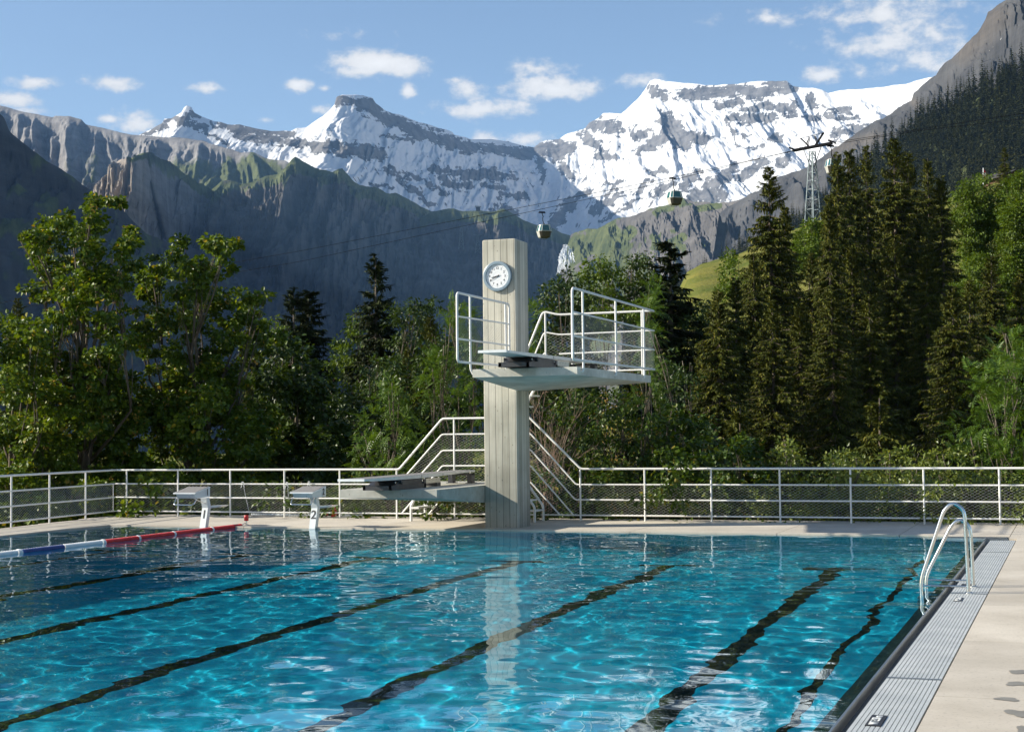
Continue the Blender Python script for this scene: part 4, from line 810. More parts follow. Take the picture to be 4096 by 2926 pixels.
def broadleaf(name,label,cat,base,lobes,leafmat,shape,lsize,dens,seed,trunk_r=.12,group=None,seeds=0,limbs=True,barkmat=None,droop=.35,clus=.30,leafn=26,pin=False,fluff=2):
    """lobes: (x,y,z,rx,rz) leafy masses in world space; limbs run from the trunk to each"""
    r=np.random.default_rng(seed); base=np.array(base,float); L=np.array(lobes,float); L0=L
    if fluff:
        ex=[L]
        for k in range(fluff): q=L.copy(); q[:,:3]+=RH*(r.normal(size=len(L))*L[:,3]*.55)[:,None]+FH*(r.normal(size=len(L))*1.0)[:,None]; q[:,2]-=np.abs(r.normal(size=len(L)))*L[:,4]*.75; q[:,3:]*=.95; ex.append(q)
        L=np.concatenate(ex)
    t=thing(name,label,cat,base,group); top=L[:,2].max(); ctr=np.average(L[:,:2],axis=0,weights=L[:,3])
    if limbs:
        b=MB(); H=top-base[2]; ns=7; pts=[]
        for i in range(ns):
            u=i/(ns-1); pts.append(np.array([base[0]+(ctr[0]-base[0])*u,base[1]+(ctr[1]-base[1])*u,base[2]+H*.72*u])+r.normal(size=3)*np.array([.05,.05,0])*H*.06*(u>0))
        pts=np.array(pts); b.tube(pts,list(trunk_r*.8*(1-.78*np.linspace(0,1,ns))),9)
        for l in L0[::2]:
            hz=(l[2]-base[2])*r.uniform(.45,.72); hz=np.clip(hz,.15,H*.70); p0=np.array([np.interp(hz+base[2],pts[:,2],pts[:,k]) for k in range(3)])
            p2=l[:3]+np.array([0,0,l[4]*.55]); d=p2-p0; mid=p0+d*.5+np.array([d[0]*.12,d[1]*.12,-np.hypot(d[0],d[1])*.10])+r.normal(size=3)*.06*np.linalg.norm(d)
            q=[p0,(p0+mid)/2+r.normal(size=3)*.03,mid,(mid+p2)/2+r.normal(size=3)*.04,p2]; rr=trunk_r*.22*min(1,np.linalg.norm(d)/2.5)
            b.tube(q,[max(.012,rr*x) for x in (1,.8,.6,.4,.18)],6)
            for k in range(3):
                e=l[:3]+rdir(r,1)[0]*np.array([l[3],l[3],l[4]])*.85; b.tube([mid,(mid+e)/2+r.normal(size=3)*.06,e],[max(.010,rr*.35),.009,.005],4)
        b.build('trunk',barkmat or M['bark'],t,smooth=True)
    vol=np.cbrt(L[:,3]**2*L[:,4])**2.2; nc=np.maximum(3,(1.7*dens*vol/ (.35**2.2)).astype(int)); C=[];O=[]
    for l,n in zip(L,nc):
        d=rdir(r,n); rad=r.uniform(.25,1.0,n)**.5; C.append(l[:3]+d*rad[:,None]*np.array([l[3],l[3],l[4]])); O.append(d)
    C=np.concatenate(C); O=np.concatenate(O); b=MB()
    if pin:   # compound leaves: a rachis with paired leaflets
        n=len(C)*leafn; ci=np.repeat(np.arange(len(C)),leafn); ax=O[ci]*.7+rdir(r,n)*.75+np.array([0,0,.18]); ax/=np.linalg.norm(ax,axis=1)[:,None]
        p0=C[ci]+rdir(r,n)*clus*.45; up=np.array([0,0,1.])+rdir(r,n)*.35; sd=np.cross(ax,up); sd/=np.linalg.norm(sd,axis=1)[:,None]; nn=np.cross(sd,ax); ln=lsize*r.uniform(.75,1.2,n)
        Pp,Aa,Nn,Sz=[],[],[],[]
        for j in range(5):
            u=.25+.16*j
            for s in (1,-1):
                Pp.append(p0+ax*(u*ln)[:,None]-np.array([0,0,1.])*(ln*.22*u*u)[:,None]); Aa.append(sd*s+ax*.55-nn*.12); Nn.append(nn); Sz.append(ln*.36*(1-.07*j))
        Pp.append(p0+ax*(.98*ln)[:,None]-np.array([0,0,1.])*(ln*.22)[:,None]); Aa.append(ax-nn*.3); Nn.append(nn); Sz.append(ln*.36)
        leaves(b,np.concatenate(Pp),np.concatenate(Aa),np.concatenate(Nn),np.concatenate(Sz),'lance')
    else:
        n=len(C)*leafn; ci=np.repeat(np.arange(len(C)),leafn); off=rdir(r,n)*(r.uniform(.1,1,n)**.6)[:,None]*clus*np.array([1,1,.62])
        ax=off/clus*.8+O[ci]*.5+np.array([0,0,-droop])+rdir(r,n)*.45; nn=np.array([0,0,1.])+O[ci]*.5+rdir(r,n)*.95
        leaves(b,C[ci]+off,ax,nn,lsize*r.uniform(.6,1.15,n),shape)
    if seeds:
        b.m=1; ci=r.integers(0,len(C),seeds); k=14; cc=np.repeat(C[ci]+O[ci]*clus*.8,k,0); off=rdir(r,seeds*k)*.085*np.array([.8,.8,1.3]); leaves(b,cc+off,off+np.array([0,0,-.1]),rdir(r,seeds*k),.06,'oval')
    b.build('crown',[leafmat,M['seed']] if seeds else leafmat,t)
    return t
def pxl(lobs,dep,jit,r,asp=1.0):
    """lobes surveyed as (x,y,radius[,radius_y]) on the photo, set at distance dep with own depth scatter"""
    out=[]
    for q in lobs:
        d=dep+r.normal()*jit; p=px(q[0],q[1],d); s=d/3350.; rx=q[2]*s
        if p[1]<31.35+rx+.62 and dep<38.4 and p[0]>-22.4-rx: p=p+(p-np.array([0,0,CAMH]))*((31.35+rx+.62-p[1])/p[1])
        out.append((*p,rx,(q[3] if len(q)>3 else q[2])*s))
    return out
def fill(x0,x1,y0,y1,n,ra,rb,r): return [(r.uniform(x0,x1),r.uniform(y0,y1),r.uniform(ra,rb)) for _ in range(n)]
def base_at(x,dep,z=None):
    p=px(x,1000,dep); p[2]=gz_at(p) if z is None else z; return p
rt=np.random.default_rng(21)
# sycamore maples on the left
A=[(212,452,13,20),(253,450,16,10),(202,484,15,18),(133,482,22,15),(60,528,22,13),(96,520,16,18),(157,508,24,16),(287,518,13,14),(287,540,15,16),(270,560,18),(85,556,24,18),(126,532,24),(212,520,24),(180,535,22),(137,572,26),(198,558,26),(246,578,24),(102,596,28),(154,610,30),(205,600,30),(253,610,28),(120,640,30),(171,648,32),(222,625,32),(266,628,26),(100,650,28),(143,682,34),(205,650,32),(120,716,32),(250,690,32),(175,712,34),(102,757,34),(222,757,36),(154,800,36),(270,760,30),(60,800,34),(239,805,36)]
A+=fill(30,300,820,1075,34,30,42,rt)
broadleaf('maple_tree','tallest maple on the far left, with several leafy leaders above the rest','tree',base_at(195,40),pxl(A,40,1.1,rt),M['maple'],'maple',.122,2.6,1,.24,seeds=80,fluff=1,leafn=46,clus=.22)
B=[(400,548,15,22),(415,590,22,24),(490,542,12,10),(522,546,18,12),(500,566,18,16),(350,583,22,18),(335,605,26),(372,612,26),(440,600,26),(470,585,24),(398,640,32),(345,650,32),(450,640,32),(500,610,24),(320,700,34),(380,700,36),(440,700,36),(495,660,30),(575,655,24,14),(540,668,26),(560,690,28),(515,700,34),(330,760,36),(400,770,38),(470,770,38),(530,760,36),(580,730,26)]
B+=fill(310,590,810,1075,36,32,44,rt)
broadleaf('maple_tree','second maple left of centre, its crown ragged with a bent leader pointing right','tree',base_at(420,41.5),pxl(B,41.5,1.2,rt),M['maple'],'maple',.122,2.6,2,.22,seeds=80,fluff=1,leafn=46,clus=.22)
Cc=[(10,725,30,24),(45,720,26,18),(75,730,22),(20,780,38),(70,790,36),(15,850,40),(75,860,40),(-40,760,40),(-40,860,50)]+fill(-60,110,900,1075,16,32,42,rt)
broadleaf('maple_tree','low broad maple cut by the left edge of the photo','tree',base_at(10,38.5),pxl(Cc,38.5,1.0,rt),M['maple'],'maple',.125,2.2,3,.18,seeds=30,leafn=44,fluff=1)
Dd=[(640,760,24),(620,790,30),(670,800,30),(600,840,34),(650,850,36),(700,860,28),(720,920,26)]+fill(570,735,880,1070,20,30,40,rt)
broadleaf('broadleaf_tree','dark shaded broadleaf tree between the second maple and the twin spruce','tree',base_at(650,45),pxl(Dd,45,1.2,rt),M['broad'],'maple',.15,2.6,4,.15)
# spruces ---------------------------------------------------------------
def spruce_mesh(h,rm,seed,step=.36,per=7,tw=17,tsz=.36,bare=.0,gap=.0,droop=.30,low=.04):
    r=np.random.default_rng(seed); P,A,Nn,S=[],[],[],[]; bt=MB()
    bt.tube([(0,0,-.6),(0,0,h*.5),(r.normal()*.05,r.normal()*.05,h*.985)],[h*.0125+.03,h*.0075+.02,.012],8)
    z=h*low
    while z<h*.985:
        t=z/h; prof=(1-t)**.80*(1-.22*np.exp(-t*9)); L0=rm*prof+.12
        n=per if t<.85 else max(4,int(per*.75)); ph=r.uniform(0,6.28)
        for k in range(n):
            if r.uniform()<gap*(1-t*.6): continue
            a=ph+k*6.283/n+r.normal()*.28; L=L0*r.uniform(.62,1.16); d=np.array([math.cos(a),math.sin(a),0]); sd=np.array([-d[1],d[0],0])
            el=.42*(t>.86)+.10*(t<=.86)-droop*(t<.86)*(1-t*.5)
            nt=max(4,int(tw*(.45+.55*L/(rm+.2)))); u=np.linspace(.14,1,nt)**.85+r.normal(size=nt)*.02
            zz=z+r.normal()*step*.55+L*(el*u-.20*u*u+.16*u**4); pos=d*(u*L)[:,None]+np.array([0,0,1.])*zz[:,None]
            if L>.7: bt.tube([(0,0,z),pos[len(pos)//2],pos[-1]],[.022+.006*L,.014,.006],4,caps=False)
            sg=np.where(r.uniform(size=nt)<.5,1,-1.); ss=tsz*(.50+.5*min(1,L/1.6))*(1.12-.35*u)*r.uniform(.75,1.25,nt)
            for s in (sg,-sg,0*sg):
                ax=d*(.75+.2*r.normal(size=nt))[:,None]+sd*(s*.85)[:,None]+np.array([0,0,1.])*(-.32-.25*r.uniform(size=nt)*(t<.86)+.5*(t>.86))[:,None]
                P.append(pos+r.normal(size=(nt,3))*.03); A.append(ax); Nn.append(np.array([0,0,1.])+r.normal(size=(nt,3))*.45); S.append(ss)
            hang=r.uniform(size=nt)<.9                      # hanging twigs
            P.append(pos[hang]); A.append(np.array([0,0,-1.])+d*.35+r.normal(size=(hang.sum(),3))*.22); Nn.append(d+r.normal(size=(hang.sum(),3))*.5); S.append(ss[hang]*1.15)
        z+=step*r.uniform(.75,1.25)*(1.0-.35*t)
    b=MB(); leaves(b,np.concatenate(P),np.concatenate(A),np.concatenate(Nn),np.concatenate(S),'spray'); return bt,b
class Proto: pass
def spruce_proto(mat,**k):
    bt,b=spruce_mesh(**k); p=Proto(); p.h=k['h']; a=bt.build('trunk',M['bark'],smooth=True); c=b.build('crown',mat); p.t=a.data; p.c=c.data; bpy.data.objects.remove(a); bpy.data.objects.remove(c); return p
SP=[spruce_proto(M['spruce'],h=20,rm=3.7,seed=31,per=9),spruce_proto(M['spruce'],h=20,rm=4.1,seed=32,gap=.12,per=9),spruce_proto(M['spruce'],h=20,rm=3.1,seed=33,gap=.2,per=8,droop=.42),spruce_proto(M['spruce'],h=20,rm=4.5,seed=34,gap=.08,per=9,droop=.36)]
SD=[spruce_proto(M['sprucedark'],h=14,rm=2.4,seed=41,droop=.34,gap=.10,step=.40),spruce_proto(M['sprucedark'],h=14,rm=2.1,seed=42,droop=.30,gap=.05)]
SS=spruce_proto(M['spruce'],h=6,rm=1.5,seed=51,step=.24,tsz=.24,per=7)
def spruce(proto,x,ytop,dep,label,w=1.0,base=None,rot=None,lean=0):
    """trunk line x, tip at ytop on the photo's sight lines, standing at distance dep on the ground there"""
    top=px(x,ytop,dep); g=gz_at(top) if base is None else base; h=top[2]-g
    t=thing('spruce_tree',label,'spruce',(top[0],top[1],g),'spruces around the pool'); s=h/proto.h
    for nm,me in (('trunk',proto.t),('crown',proto.c)):
        o=bpy.data.objects.new(nm,me); COL.objects.link(o); o.parent=t
    t.scale=(s*w,s*w,s); t.rotation_euler=(lean,0,rt.uniform(0,6.28) if rot is None else rot); return t
spruce(SP[1],40,660,66,'brownish spruce at the far left edge, seen over the low maple',.8)
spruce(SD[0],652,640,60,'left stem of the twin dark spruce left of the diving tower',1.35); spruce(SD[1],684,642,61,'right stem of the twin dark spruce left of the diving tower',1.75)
spruce(SP[2],255,740,58,'spruce half hidden between the two maples'); spruce(SP[2],560,700,64,'spruce behind the right half of the second maple')
spruce(SD[0],836,566,57,'pointed dark spruce standing alone against the blue mountainside, left of the clock',1.2)
spruce(SP[1],955,700,50,'brown-tinged spruce between the pointed dark spruce and the ash bushes',1.0); spruce(SP[2],905,770,53,'shorter brown-tinged spruce right of the pointed dark spruce',1.1)
spruce(SD[1],1483,532,60,'dark bushy spruce right of the diving tower, against the grey mountainside',1.7)
spruce(SP[0],1425,600,64,'spruce hidden among the trees left of the dark bushy spruce')
RS=[(1,1707,368,72,'tallest spruce left of the cable pylon, broad and brownish-green',.95),(0,1741,440,74,'slim spruce touching the tall one left of the cable pylon',.75),(2,1840,430,70,'thin spruce with a bare trunk showing, in front of the cable pylon',.8),
(3,1857,330,86,'spruce partly hiding the cable car beside the pylon',.7),(0,1884,318,88,'spruce with a sharp tip just right of the pylon cable car',.8),(1,1922,322,90,'slender spruce, second right of the pylon cable car',.7),(1,1984,306,92,'tallest spruce in the right-hand stand',1.0),(3,2013,330,94,'broad spruce leaning against the tallest of the right-hand stand',.9),(0,2058,342,98,'spruce right of the tallest in the right-hand stand',.8),(2,2088,390,90,'spruce on the right flank of the right-hand stand, in front of the chalet trees',1.0)]
for k,x,y,d,l,w in RS: spruce(SP[k],x,y,d,l,w)
FS=[(3,1593,636,52,'front spruce with sparse lower boughs, left end of the right-hand stand',1.0),(2,1632,615,60,'narrow spruce behind the left front spruce of the right-hand stand',1.0),(0,1672,560,66,'spruce under the tall one left of the pylon',.9),(1,1713,664,54,'front spruce below the tall one left of the pylon',1.05),(2,1774,672,58,'front spruce below the cable pylon',1.1),(3,1846,632,55,'front spruce with a pale trunk, in the middle of the right-hand stand',1.0),(1,1930,652,60,'front spruce right of the pale-trunked one',1.15),(0,1985,520,74,'middle spruce below the tallest of the right-hand stand',1.05),(2,2055,560,72,'middle spruce in the shade right of the tallest',1.1),(3,2113,632,56,'front spruce left of the bright ash bush at the right edge',1.05),(1,2150,620,62,'front spruce just behind the bright ash bush at the right edge',1.0),(0,2200,560,80,'spruce in deep shade under the sunny broadleaf trees',1.1),(2,2265,600,70,'spruce in deep shade at the right edge',1.2),(1,1800,560,76,'middle spruce behind the foot of the cable pylon',1.0),(2,1890,540,78,'middle spruce below the sharp-tipped one',1.1),(3,1560,760,58,'low spruce under the meadow, left of the right-hand stand',1.0)]
for k,x,y,d,l,w in FS: spruce(SP[k],x,y,d,l,w)
spruce(SP[1],2229,327,150,'lone sunlit spruce beside the chalet on the ridge',.9); spruce(SS,1951,876,42,'small young spruce in a dark gap of the right-hand stand',1.2)
spruce(SS,1640,900,44,'small young spruce behind the right-hand railing, below the front spruces',1.2); spruce(SS,1320,900,52,'small young spruce behind the concrete tower')
# broadleaf trees of the middle distance
def bl(nm,label,x,dep,lob,mat,shape,ls,dens,seed,**k): return broadleaf(nm,label,'tree' if 'tree' in nm else 'shrub',base_at(x,dep),pxl(lob,dep,k.pop('jit',1.0),rt),mat,shape,ls,dens,seed,**k)
bl('broadleaf_tree','light green round tree behind the pointed dark spruce, to its left',790,60,[(790,705,20),(775,745,26),(800,740,26),(770,790,30),(805,790,28),(780,835,26),(760,820,16)],M['lime'],'oval',.15,2.2,61)
bl('broadleaf_tree','small pale tree left of the twin dark spruce',620,66,[(612,715,18),(625,745,22),(605,760,18),(640,730,12)],M['lime'],'oval',.15,2.2,62)
bl('broadleaf_tree','rounded dark green tree right of the pointed dark spruce',930,55,[(925,680,20),(945,672,16),(905,705,24),(940,715,28),(900,750,28),(880,690,14),(885,760,24)]+fill(850,960,790,900,8,26,34,rt),M['broad'],'oval',.16,2.4,63)
bl('broadleaf_tree','dense green tree just right of the clock',1240,56,[(1240,640,24),(1215,650,20),(1265,620,24),(1290,650,28),(1230,690,30),(1270,700,32),(1300,720,26),(1215,735,28)]+fill(1190,1330,760,880,10,28,36,rt),M['broad'],'oval',.16,2.5,64)
bl('broadleaf_tree','sunlit tree with a domed top right of the clock, below the waterfall',1335,60,[(1330,582,18),(1310,600,24),(1350,605,24),(1375,640,24),(1320,645,30),(1360,680,30),(1340,720,30),(1400,690,26)],M['lime'],'oval',.17,2.2,65)
bl('broadleaf_tree','green tree between the domed tree and the dark bushy spruce',1410,62,[(1405,585,16),(1425,575,12),(1395,615,22),(1430,620,24),(1410,660,28),(1445,680,26),(1420,720,28)],M['broad'],'oval',.16,2.2,66)
bl('broadleaf_tree','dark leafy tree below the sunny meadow, right of the dark bushy spruce',1550,62,[(1530,690,18),(1555,680,18),(1580,690,20),(1540,720,26),(1575,725,26),(1530,760,28),(1565,770,30),(1595,760,24)]+fill(1510,1610,800,920,8,26,34,rt),M['broad'],'oval',.16,2.4,60)
bl('broadleaf_tree','light green tree beside the sunny meadow, left of the right-hand stand',1625,78,[(1622,565,12),(1610,585,16),(1640,590,18),(1620,620,22),(1650,630,22),(1605,650,18)],M['lime'],'oval',.18,2.0,67)
bl('broadleaf_tree','bright green tree at the foot of the cable pylon',1800,140,[(1800,505,16),(1822,515,16),(1785,530,22),(1812,545,24),(1765,560,20),(1790,575,24),(1830,570,20)],M['lime'],'oval',.30,2.0,68,clus=.5)
bl('broadleaf_tree','sunlit round tree below the chalet on the right ridge',2160,112,[(2150,415,16),(2170,402,14),(2130,440,20),(2165,440,24),(2195,430,20),(2145,475,26),(2185,475,28),(2120,490,20),(2160,520,30),(2210,500,26)]+fill(2120,2250,540,640,8,26,34,rt),M['lime'],'oval',.22,2.2,69,clus=.45)
bl('broadleaf_tree','sunlit round tree at the right edge of the photo, beside the chalet',2255,108,[(2245,405,16),(2268,395,18),(2235,440,22),(2270,440,28),(2250,485,30),(2290,470,34),(2240,530,30)]+fill(2230,2310,560,680,7,28,36,rt),M['lime'],'oval',.22,2.2,70,clus=.45)
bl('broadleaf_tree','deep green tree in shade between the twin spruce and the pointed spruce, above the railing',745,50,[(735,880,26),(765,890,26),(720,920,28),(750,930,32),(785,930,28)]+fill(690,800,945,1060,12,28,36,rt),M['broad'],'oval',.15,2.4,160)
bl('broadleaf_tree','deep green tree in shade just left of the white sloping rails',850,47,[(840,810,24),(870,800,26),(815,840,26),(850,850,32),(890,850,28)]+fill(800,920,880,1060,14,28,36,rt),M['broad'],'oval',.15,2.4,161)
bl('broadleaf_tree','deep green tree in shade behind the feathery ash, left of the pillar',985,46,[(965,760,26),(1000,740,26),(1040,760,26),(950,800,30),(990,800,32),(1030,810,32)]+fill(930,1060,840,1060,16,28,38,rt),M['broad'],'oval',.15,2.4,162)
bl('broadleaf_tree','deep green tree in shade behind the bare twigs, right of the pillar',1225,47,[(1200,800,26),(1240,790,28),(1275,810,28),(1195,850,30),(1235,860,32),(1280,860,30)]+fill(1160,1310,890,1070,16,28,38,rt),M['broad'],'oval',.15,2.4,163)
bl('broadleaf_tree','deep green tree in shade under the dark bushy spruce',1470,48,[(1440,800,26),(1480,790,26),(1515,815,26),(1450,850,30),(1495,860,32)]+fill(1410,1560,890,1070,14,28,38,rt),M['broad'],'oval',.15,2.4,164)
# ash and rowan bushes close behind the railing
AS=dict(pin=True,leafn=7,clus=.28,trunk_r=.05,fluff=1)
bl('ash_bush','feathery ash bush left of the diving tower, above the lower springboard',870,35.5,[(870,860,20),(850,890,26),(885,900,26),(835,935,28),(870,950,30),(905,940,24),(810,985,28),(850,1000,32),(895,1000,30),(790,1030,26),(835,1050,32),(885,1055,32)],M['ash'],'lance',.31,1.45,71,**AS)
bl('ash_bush','tall feathery ash bush rising directly behind the diving tower',1020,35,[(1010,680,18,24),(1035,700,20,26),(1000,730,24),(1050,720,18),(985,780,26),(1025,780,28),(1060,770,20),(970,810,22),(960,830,24),(1005,840,30),(1050,840,26),(940,860,18),(975,890,30),(1020,900,32),(1060,900,24),(965,950,32),(1010,960,34),(1055,960,28),(950,1010,30),(1000,1020,34),(1050,1025,30),(1175,700,10,24),(1185,740,18),(1180,800,14)],M['ash'],'lance',.31,1.45,72,**AS)
bl('ash_bush','slender ash sapling with tiers of leaves, right of the upper platform',1447,36,[(1443,648,6,8),(1445,668,12,5),(1440,690,18,6),(1452,712,20,6),(1442,738,22,7),(1450,765,22,8),(1440,800,24,10),(1450,835,26,12),(1440,880,26,18),(1450,930,28,22)],M['ash'],'lance',.26,2.0,73,**AS)
bl('ash_bush','bright feathery ash bush at the right edge of the photo',2225,34,[(2232,752,16,22),(2215,790,24),(2250,790,26),(2200,830,26),(2240,840,32),(2275,830,28),(2185,880,30),(2225,890,34),(2265,890,34),(2170,930,30),(2210,945,36),(2255,945,36),(2155,985,30),(2195,1000,36),(2245,1000,38),(2285,990,34)],M['ash'],'lance',.31,2.6,74,**{**AS,'fluff':2})
SH=dict(leafn=24,clus=.24,trunk_r=.045)
bl('shrub','dark glossy bush behind the bare twigs, right of the diving tower',1290,36,[(1260,890,26),(1300,880,28),(1330,900,28),(1240,930,26),(1280,940,32),(1320,950,32),(1250,990,30),(1300,1000,34),(1230,1030,28),(1275,1050,34),(1320,1050,32)],M['shrub'],'oval',.13,2.4,75,**SH)
bl('shrub','bush with scattered yellow leaves behind the railing, under the upper platform',1390,35.5,[(1365,890,22),(1400,900,28),(1360,930,28),(1420,940,30),(1380,970,32),(1430,985,30),(1350,1000,32),(1400,1020,34),(1440,1040,30),(1360,1050,32)],M['shrub'],'oval',.13,2.4,76,seeds=14,**SH)
bl('shrub','leafy bush behind the railing, right of the upper platform',1520,35,[(1500,930,22),(1545,940,20),(1480,960,28),(1525,975,30),(1565,990,24),(1490,1010,30),(1540,1020,32),(1510,1050,32),(1470,1050,28)],M['shrub'],'maple',.12,2.4,77,**SH)
bl('shrub','sparse leafy bush behind the railing in front of the dark spruces',1650,34.5,[(1630,990,18),(1660,985,16),(1610,1020,24),(1650,1030,26),(1690,1035,20)],M['shrub'],'maple',.12,2.0,78,**SH)
WI=dict(leafn=16,clus=.24,trunk_r=.03,droop=-.1)
for k,(x,lob,l) in enumerate(((1745,[(1743,985,8,16),(1735,1010,14),(1760,1005,12),(1745,1035,18),(1720,1050,18),(1775,1045,16),(1750,1080,24)],'silvery willow bush with a thin upright shoot, behind the right-hand railing'),(1870,[(1845,1020,12),(1875,1010,12),(1900,1025,14),(1850,1050,20),(1890,1055,22),(1920,1050,14),(1865,1085,26),(1915,1085,24)],'silvery willow bush behind the right-hand railing, below the young spruce'),(2010,[(1975,1015,14),(2005,1005,12),(2040,1015,16),(1960,1045,20),(2000,1045,24),(2045,1045,24),(1985,1080,28),(2035,1080,28)],'silvery willow bush behind the right-hand railing, left of the bright ash bush'),(2120,[(2090,1010,16),(2130,1000,20),(2085,1045,24),(2125,1045,28),(2105,1080,30),(2150,1080,28)],'silvery willow bush at the foot of the bright ash bush'))):
    bl('willow_bush',l,x,33.6,lob,M['willow'],'oval',.10,1.7,80+k,jit=.5,**WI)
# low hedge plants right behind the railing, one bush after another
HL=['low leafy bush behind the left-hand railing, first from the left edge','low leafy bush behind the corner where the two railings meet','low leafy bush behind the far railing, left of starting block 1','low leafy bush behind starting block 1','low leafy bush behind the far railing between the two starting blocks','low leafy bush behind starting block 2','low leafy bush behind the far railing under the lower springboard','low leafy bush behind the white steps, left of the pillar','low leafy bush behind the pillar and the steel stair','low leafy bush behind the sloping rails right of the pillar','low leafy bush behind the far railing, first field right of the sloping rails','low leafy bush behind the far railing, second field right of the sloping rails','low leafy bush behind the far railing, in the shade of the spruces','low leafy bush behind the far railing, under the thin willow shoot','low leafy bush behind the far railing, left of the pool ladder','low leafy bush behind the far railing, behind the pool ladder','low leafy bush behind the far railing, at the right edge']
for k,l in enumerate(HL):
    xc=40+k*139; dep=34.2-.0016*0*xc-(2.4 if k>7 else 1.2)*0
    ph=YFN+1.0; lob=fill(xc-85,xc+85,1085,1172,13,24,36,rt)+([] if k in (3,4,5,12) else fill(xc-70,xc+70,1050,1085,4,20,28,rt))
    # distance of the railing along this sight line, plus a step
    d0=px(xc,1100,1.0)-np.array([0,0,CAMH]); dep=(YFN+1.1)/d0[1]
    if k<2: dep=min(dep,-24.1/d0[0])
    mt=M['maple'] if k<3 else (M['shrub'] if k<12 else M['willow'])
    bl('shrub',l,xc,dep+.2,lob,mt,'maple' if k<3 else 'oval',.13 if k<12 else .10,1.7,100+k,jit=.3,leafn=20,clus=.24,trunk_r=.03,limbs=True,group='low bushes along the far railing')
# dry twiggy shrub
t=thing('bare_shrub','dry leafless shrub of reddish twigs behind the sloping rails right of the pillar','shrub',px(1212,1150,34.0))
b=MB(); r2=np.random.default_rng(9); base=px(1212,1150,34.0)
def twig(p,d,l,r,dep):
    n=5; pts=[p]; 
    for i in range(n): d=d+r2.normal(size=3)*.10+np.array([0,0,.03]); d/=np.linalg.norm(d); pts.append(pts[-1]+d*l/n)
    b.tube(pts,list(np.linspace(r,r*.45,n+1)),5,caps=False)
    if dep<3:
        for k in range(2 if dep else 3):
            i=r2.integers(1,n+1); a=d+r2.normal(size=3)*.45; twig(pts[i],a/np.linalg.norm(a),l*.62,r*.55,dep+1)
for k in range(15):
    a=np.array([r2.normal()*.22,r2.normal()*.2,1.]); twig(base+r2.normal(size=3)*np.array([.12,.12,.02]),a/np.linalg.norm(a),r2.uniform(1.2,2.4),r2.uniform(.010,.02),0)
b.build('twigs',M['twig'],t)
# spruces on the far hillside ----------------------------------------------
def farspruce(seed,h=24,rm=3.6):
    r=np.random.default_rng(seed); P,A,Nn,S=[],[],[],[]; z=h*.06
    while z<h*.98:
        t=z/h; L=rm*(1-t)**.80+.35; n=6 if t<.8 else 4; a=r.uniform(0,6.28)+np.arange(n)*6.283/n+r.normal(size=n)*.3; d=np.stack([np.cos(a),np.sin(a),0*a-.42],1)
        P.append(np.tile([0,0,z],(n,1))); A.append(d); Nn.append(np.array([0,0,1.])+r.normal(size=(n,3))*.3); S.append(L*r.uniform(.7,1.2,n)*1.05)
        z+=h*.052
    b=MB(); leaves(b,np.concatenate(P),np.concatenate(A),np.concatenate(Nn),np.concatenate(S)*1.1,'spray2' if False else 'spray'); b.tube([(0,0,-2),(0,0,h)],[.3,.04],5); return b
FP=[]
for s in range(5):
    o=farspruce(200+s).build('spruce_tree',M['farspruce']); FP.append(o.data); bpy.data.objects.remove(o)
hc=np.array(HC,float)
def hill_pt(u,s):
    yc=np.interp(u,hc[:,0],hc[:,1]); d=np.interp(u,*zip(*HD)); c=spx(u,yc,d); rn=np.interp(u,(2500,4100,5200),(500,620,600)); zb=np.interp(u,(2500,3240,4100,5200),(-80,-20,70,110)); return np.array([c[0]-FH[0]*rn*s,c[1]-FH[1]*rn*s,zb+(c[2]-zb)*(1-s)])
r4=np.random.default_rng(77); pts=[]
for i in range(60000):
    u=r4.uniform(2560,4250); s=r4.uniform(0,.95)
    p=hill_pt(u,s)
    if any((p[0]-q[0])**2+(p[1]-q[1])**2<30 for q in pts[-0:] ) if False else False: continue
    pts.append((p,s))
    if len(pts)>=24000: break
pts.sort(key=lambda q:q[0]@FH)
cell={}; keep=[]
for p,s in pts:
    k=(int(p[0]//6),int(p[1]//6))
    if k in cell: continue
    cell[k]=1; keep.append(p)
near=keep[:260]; rest=keep[260:]
for p in near:
    o=bpy.data.objects.new('spruce_tree',FP[r4.integers(5)]); COL.objects.link(o); sc=r4.uniform(.65,1.25); o.location=tuple(p); o.scale=(sc*r4.uniform(1.05,1.5),)*2+(sc,); o.rotation_euler=(0,0,r4.uniform(0,6.28))
    tag(o,'dark spruce in the dense wood climbing the right mountainside','spruce','spruces on the right mountainside')
b=MB(); V=[];
for p in rest:
    me=FP[r4.integers(5)]; 
    if not hasattr(me,'_d') and me.name not in globals().setdefault('_fc',{}):
        v=np.zeros(len(me.vertices)*3); me.vertices.foreach_get('co',v); _fc[me.name]=(v.reshape(-1,3),[tuple(q.vertices) for q in me.polygons])
    v,f=_fc[me.name]; sc=r4.uniform(.65,1.25); a=r4.uniform(0,6.28); c,s_=math.cos(a),math.sin(a)
    b.add(np.stack([v[:,0]*c-v[:,1]*s_,v[:,0]*s_+v[:,1]*c,v[:,2]/1.25],1)*sc*1.25+p,f)
o=b.build('spruce_wood',M['farspruce']); tag(o,'dense dark spruce wood on the upper right mountainside','wood',kind='stuff')

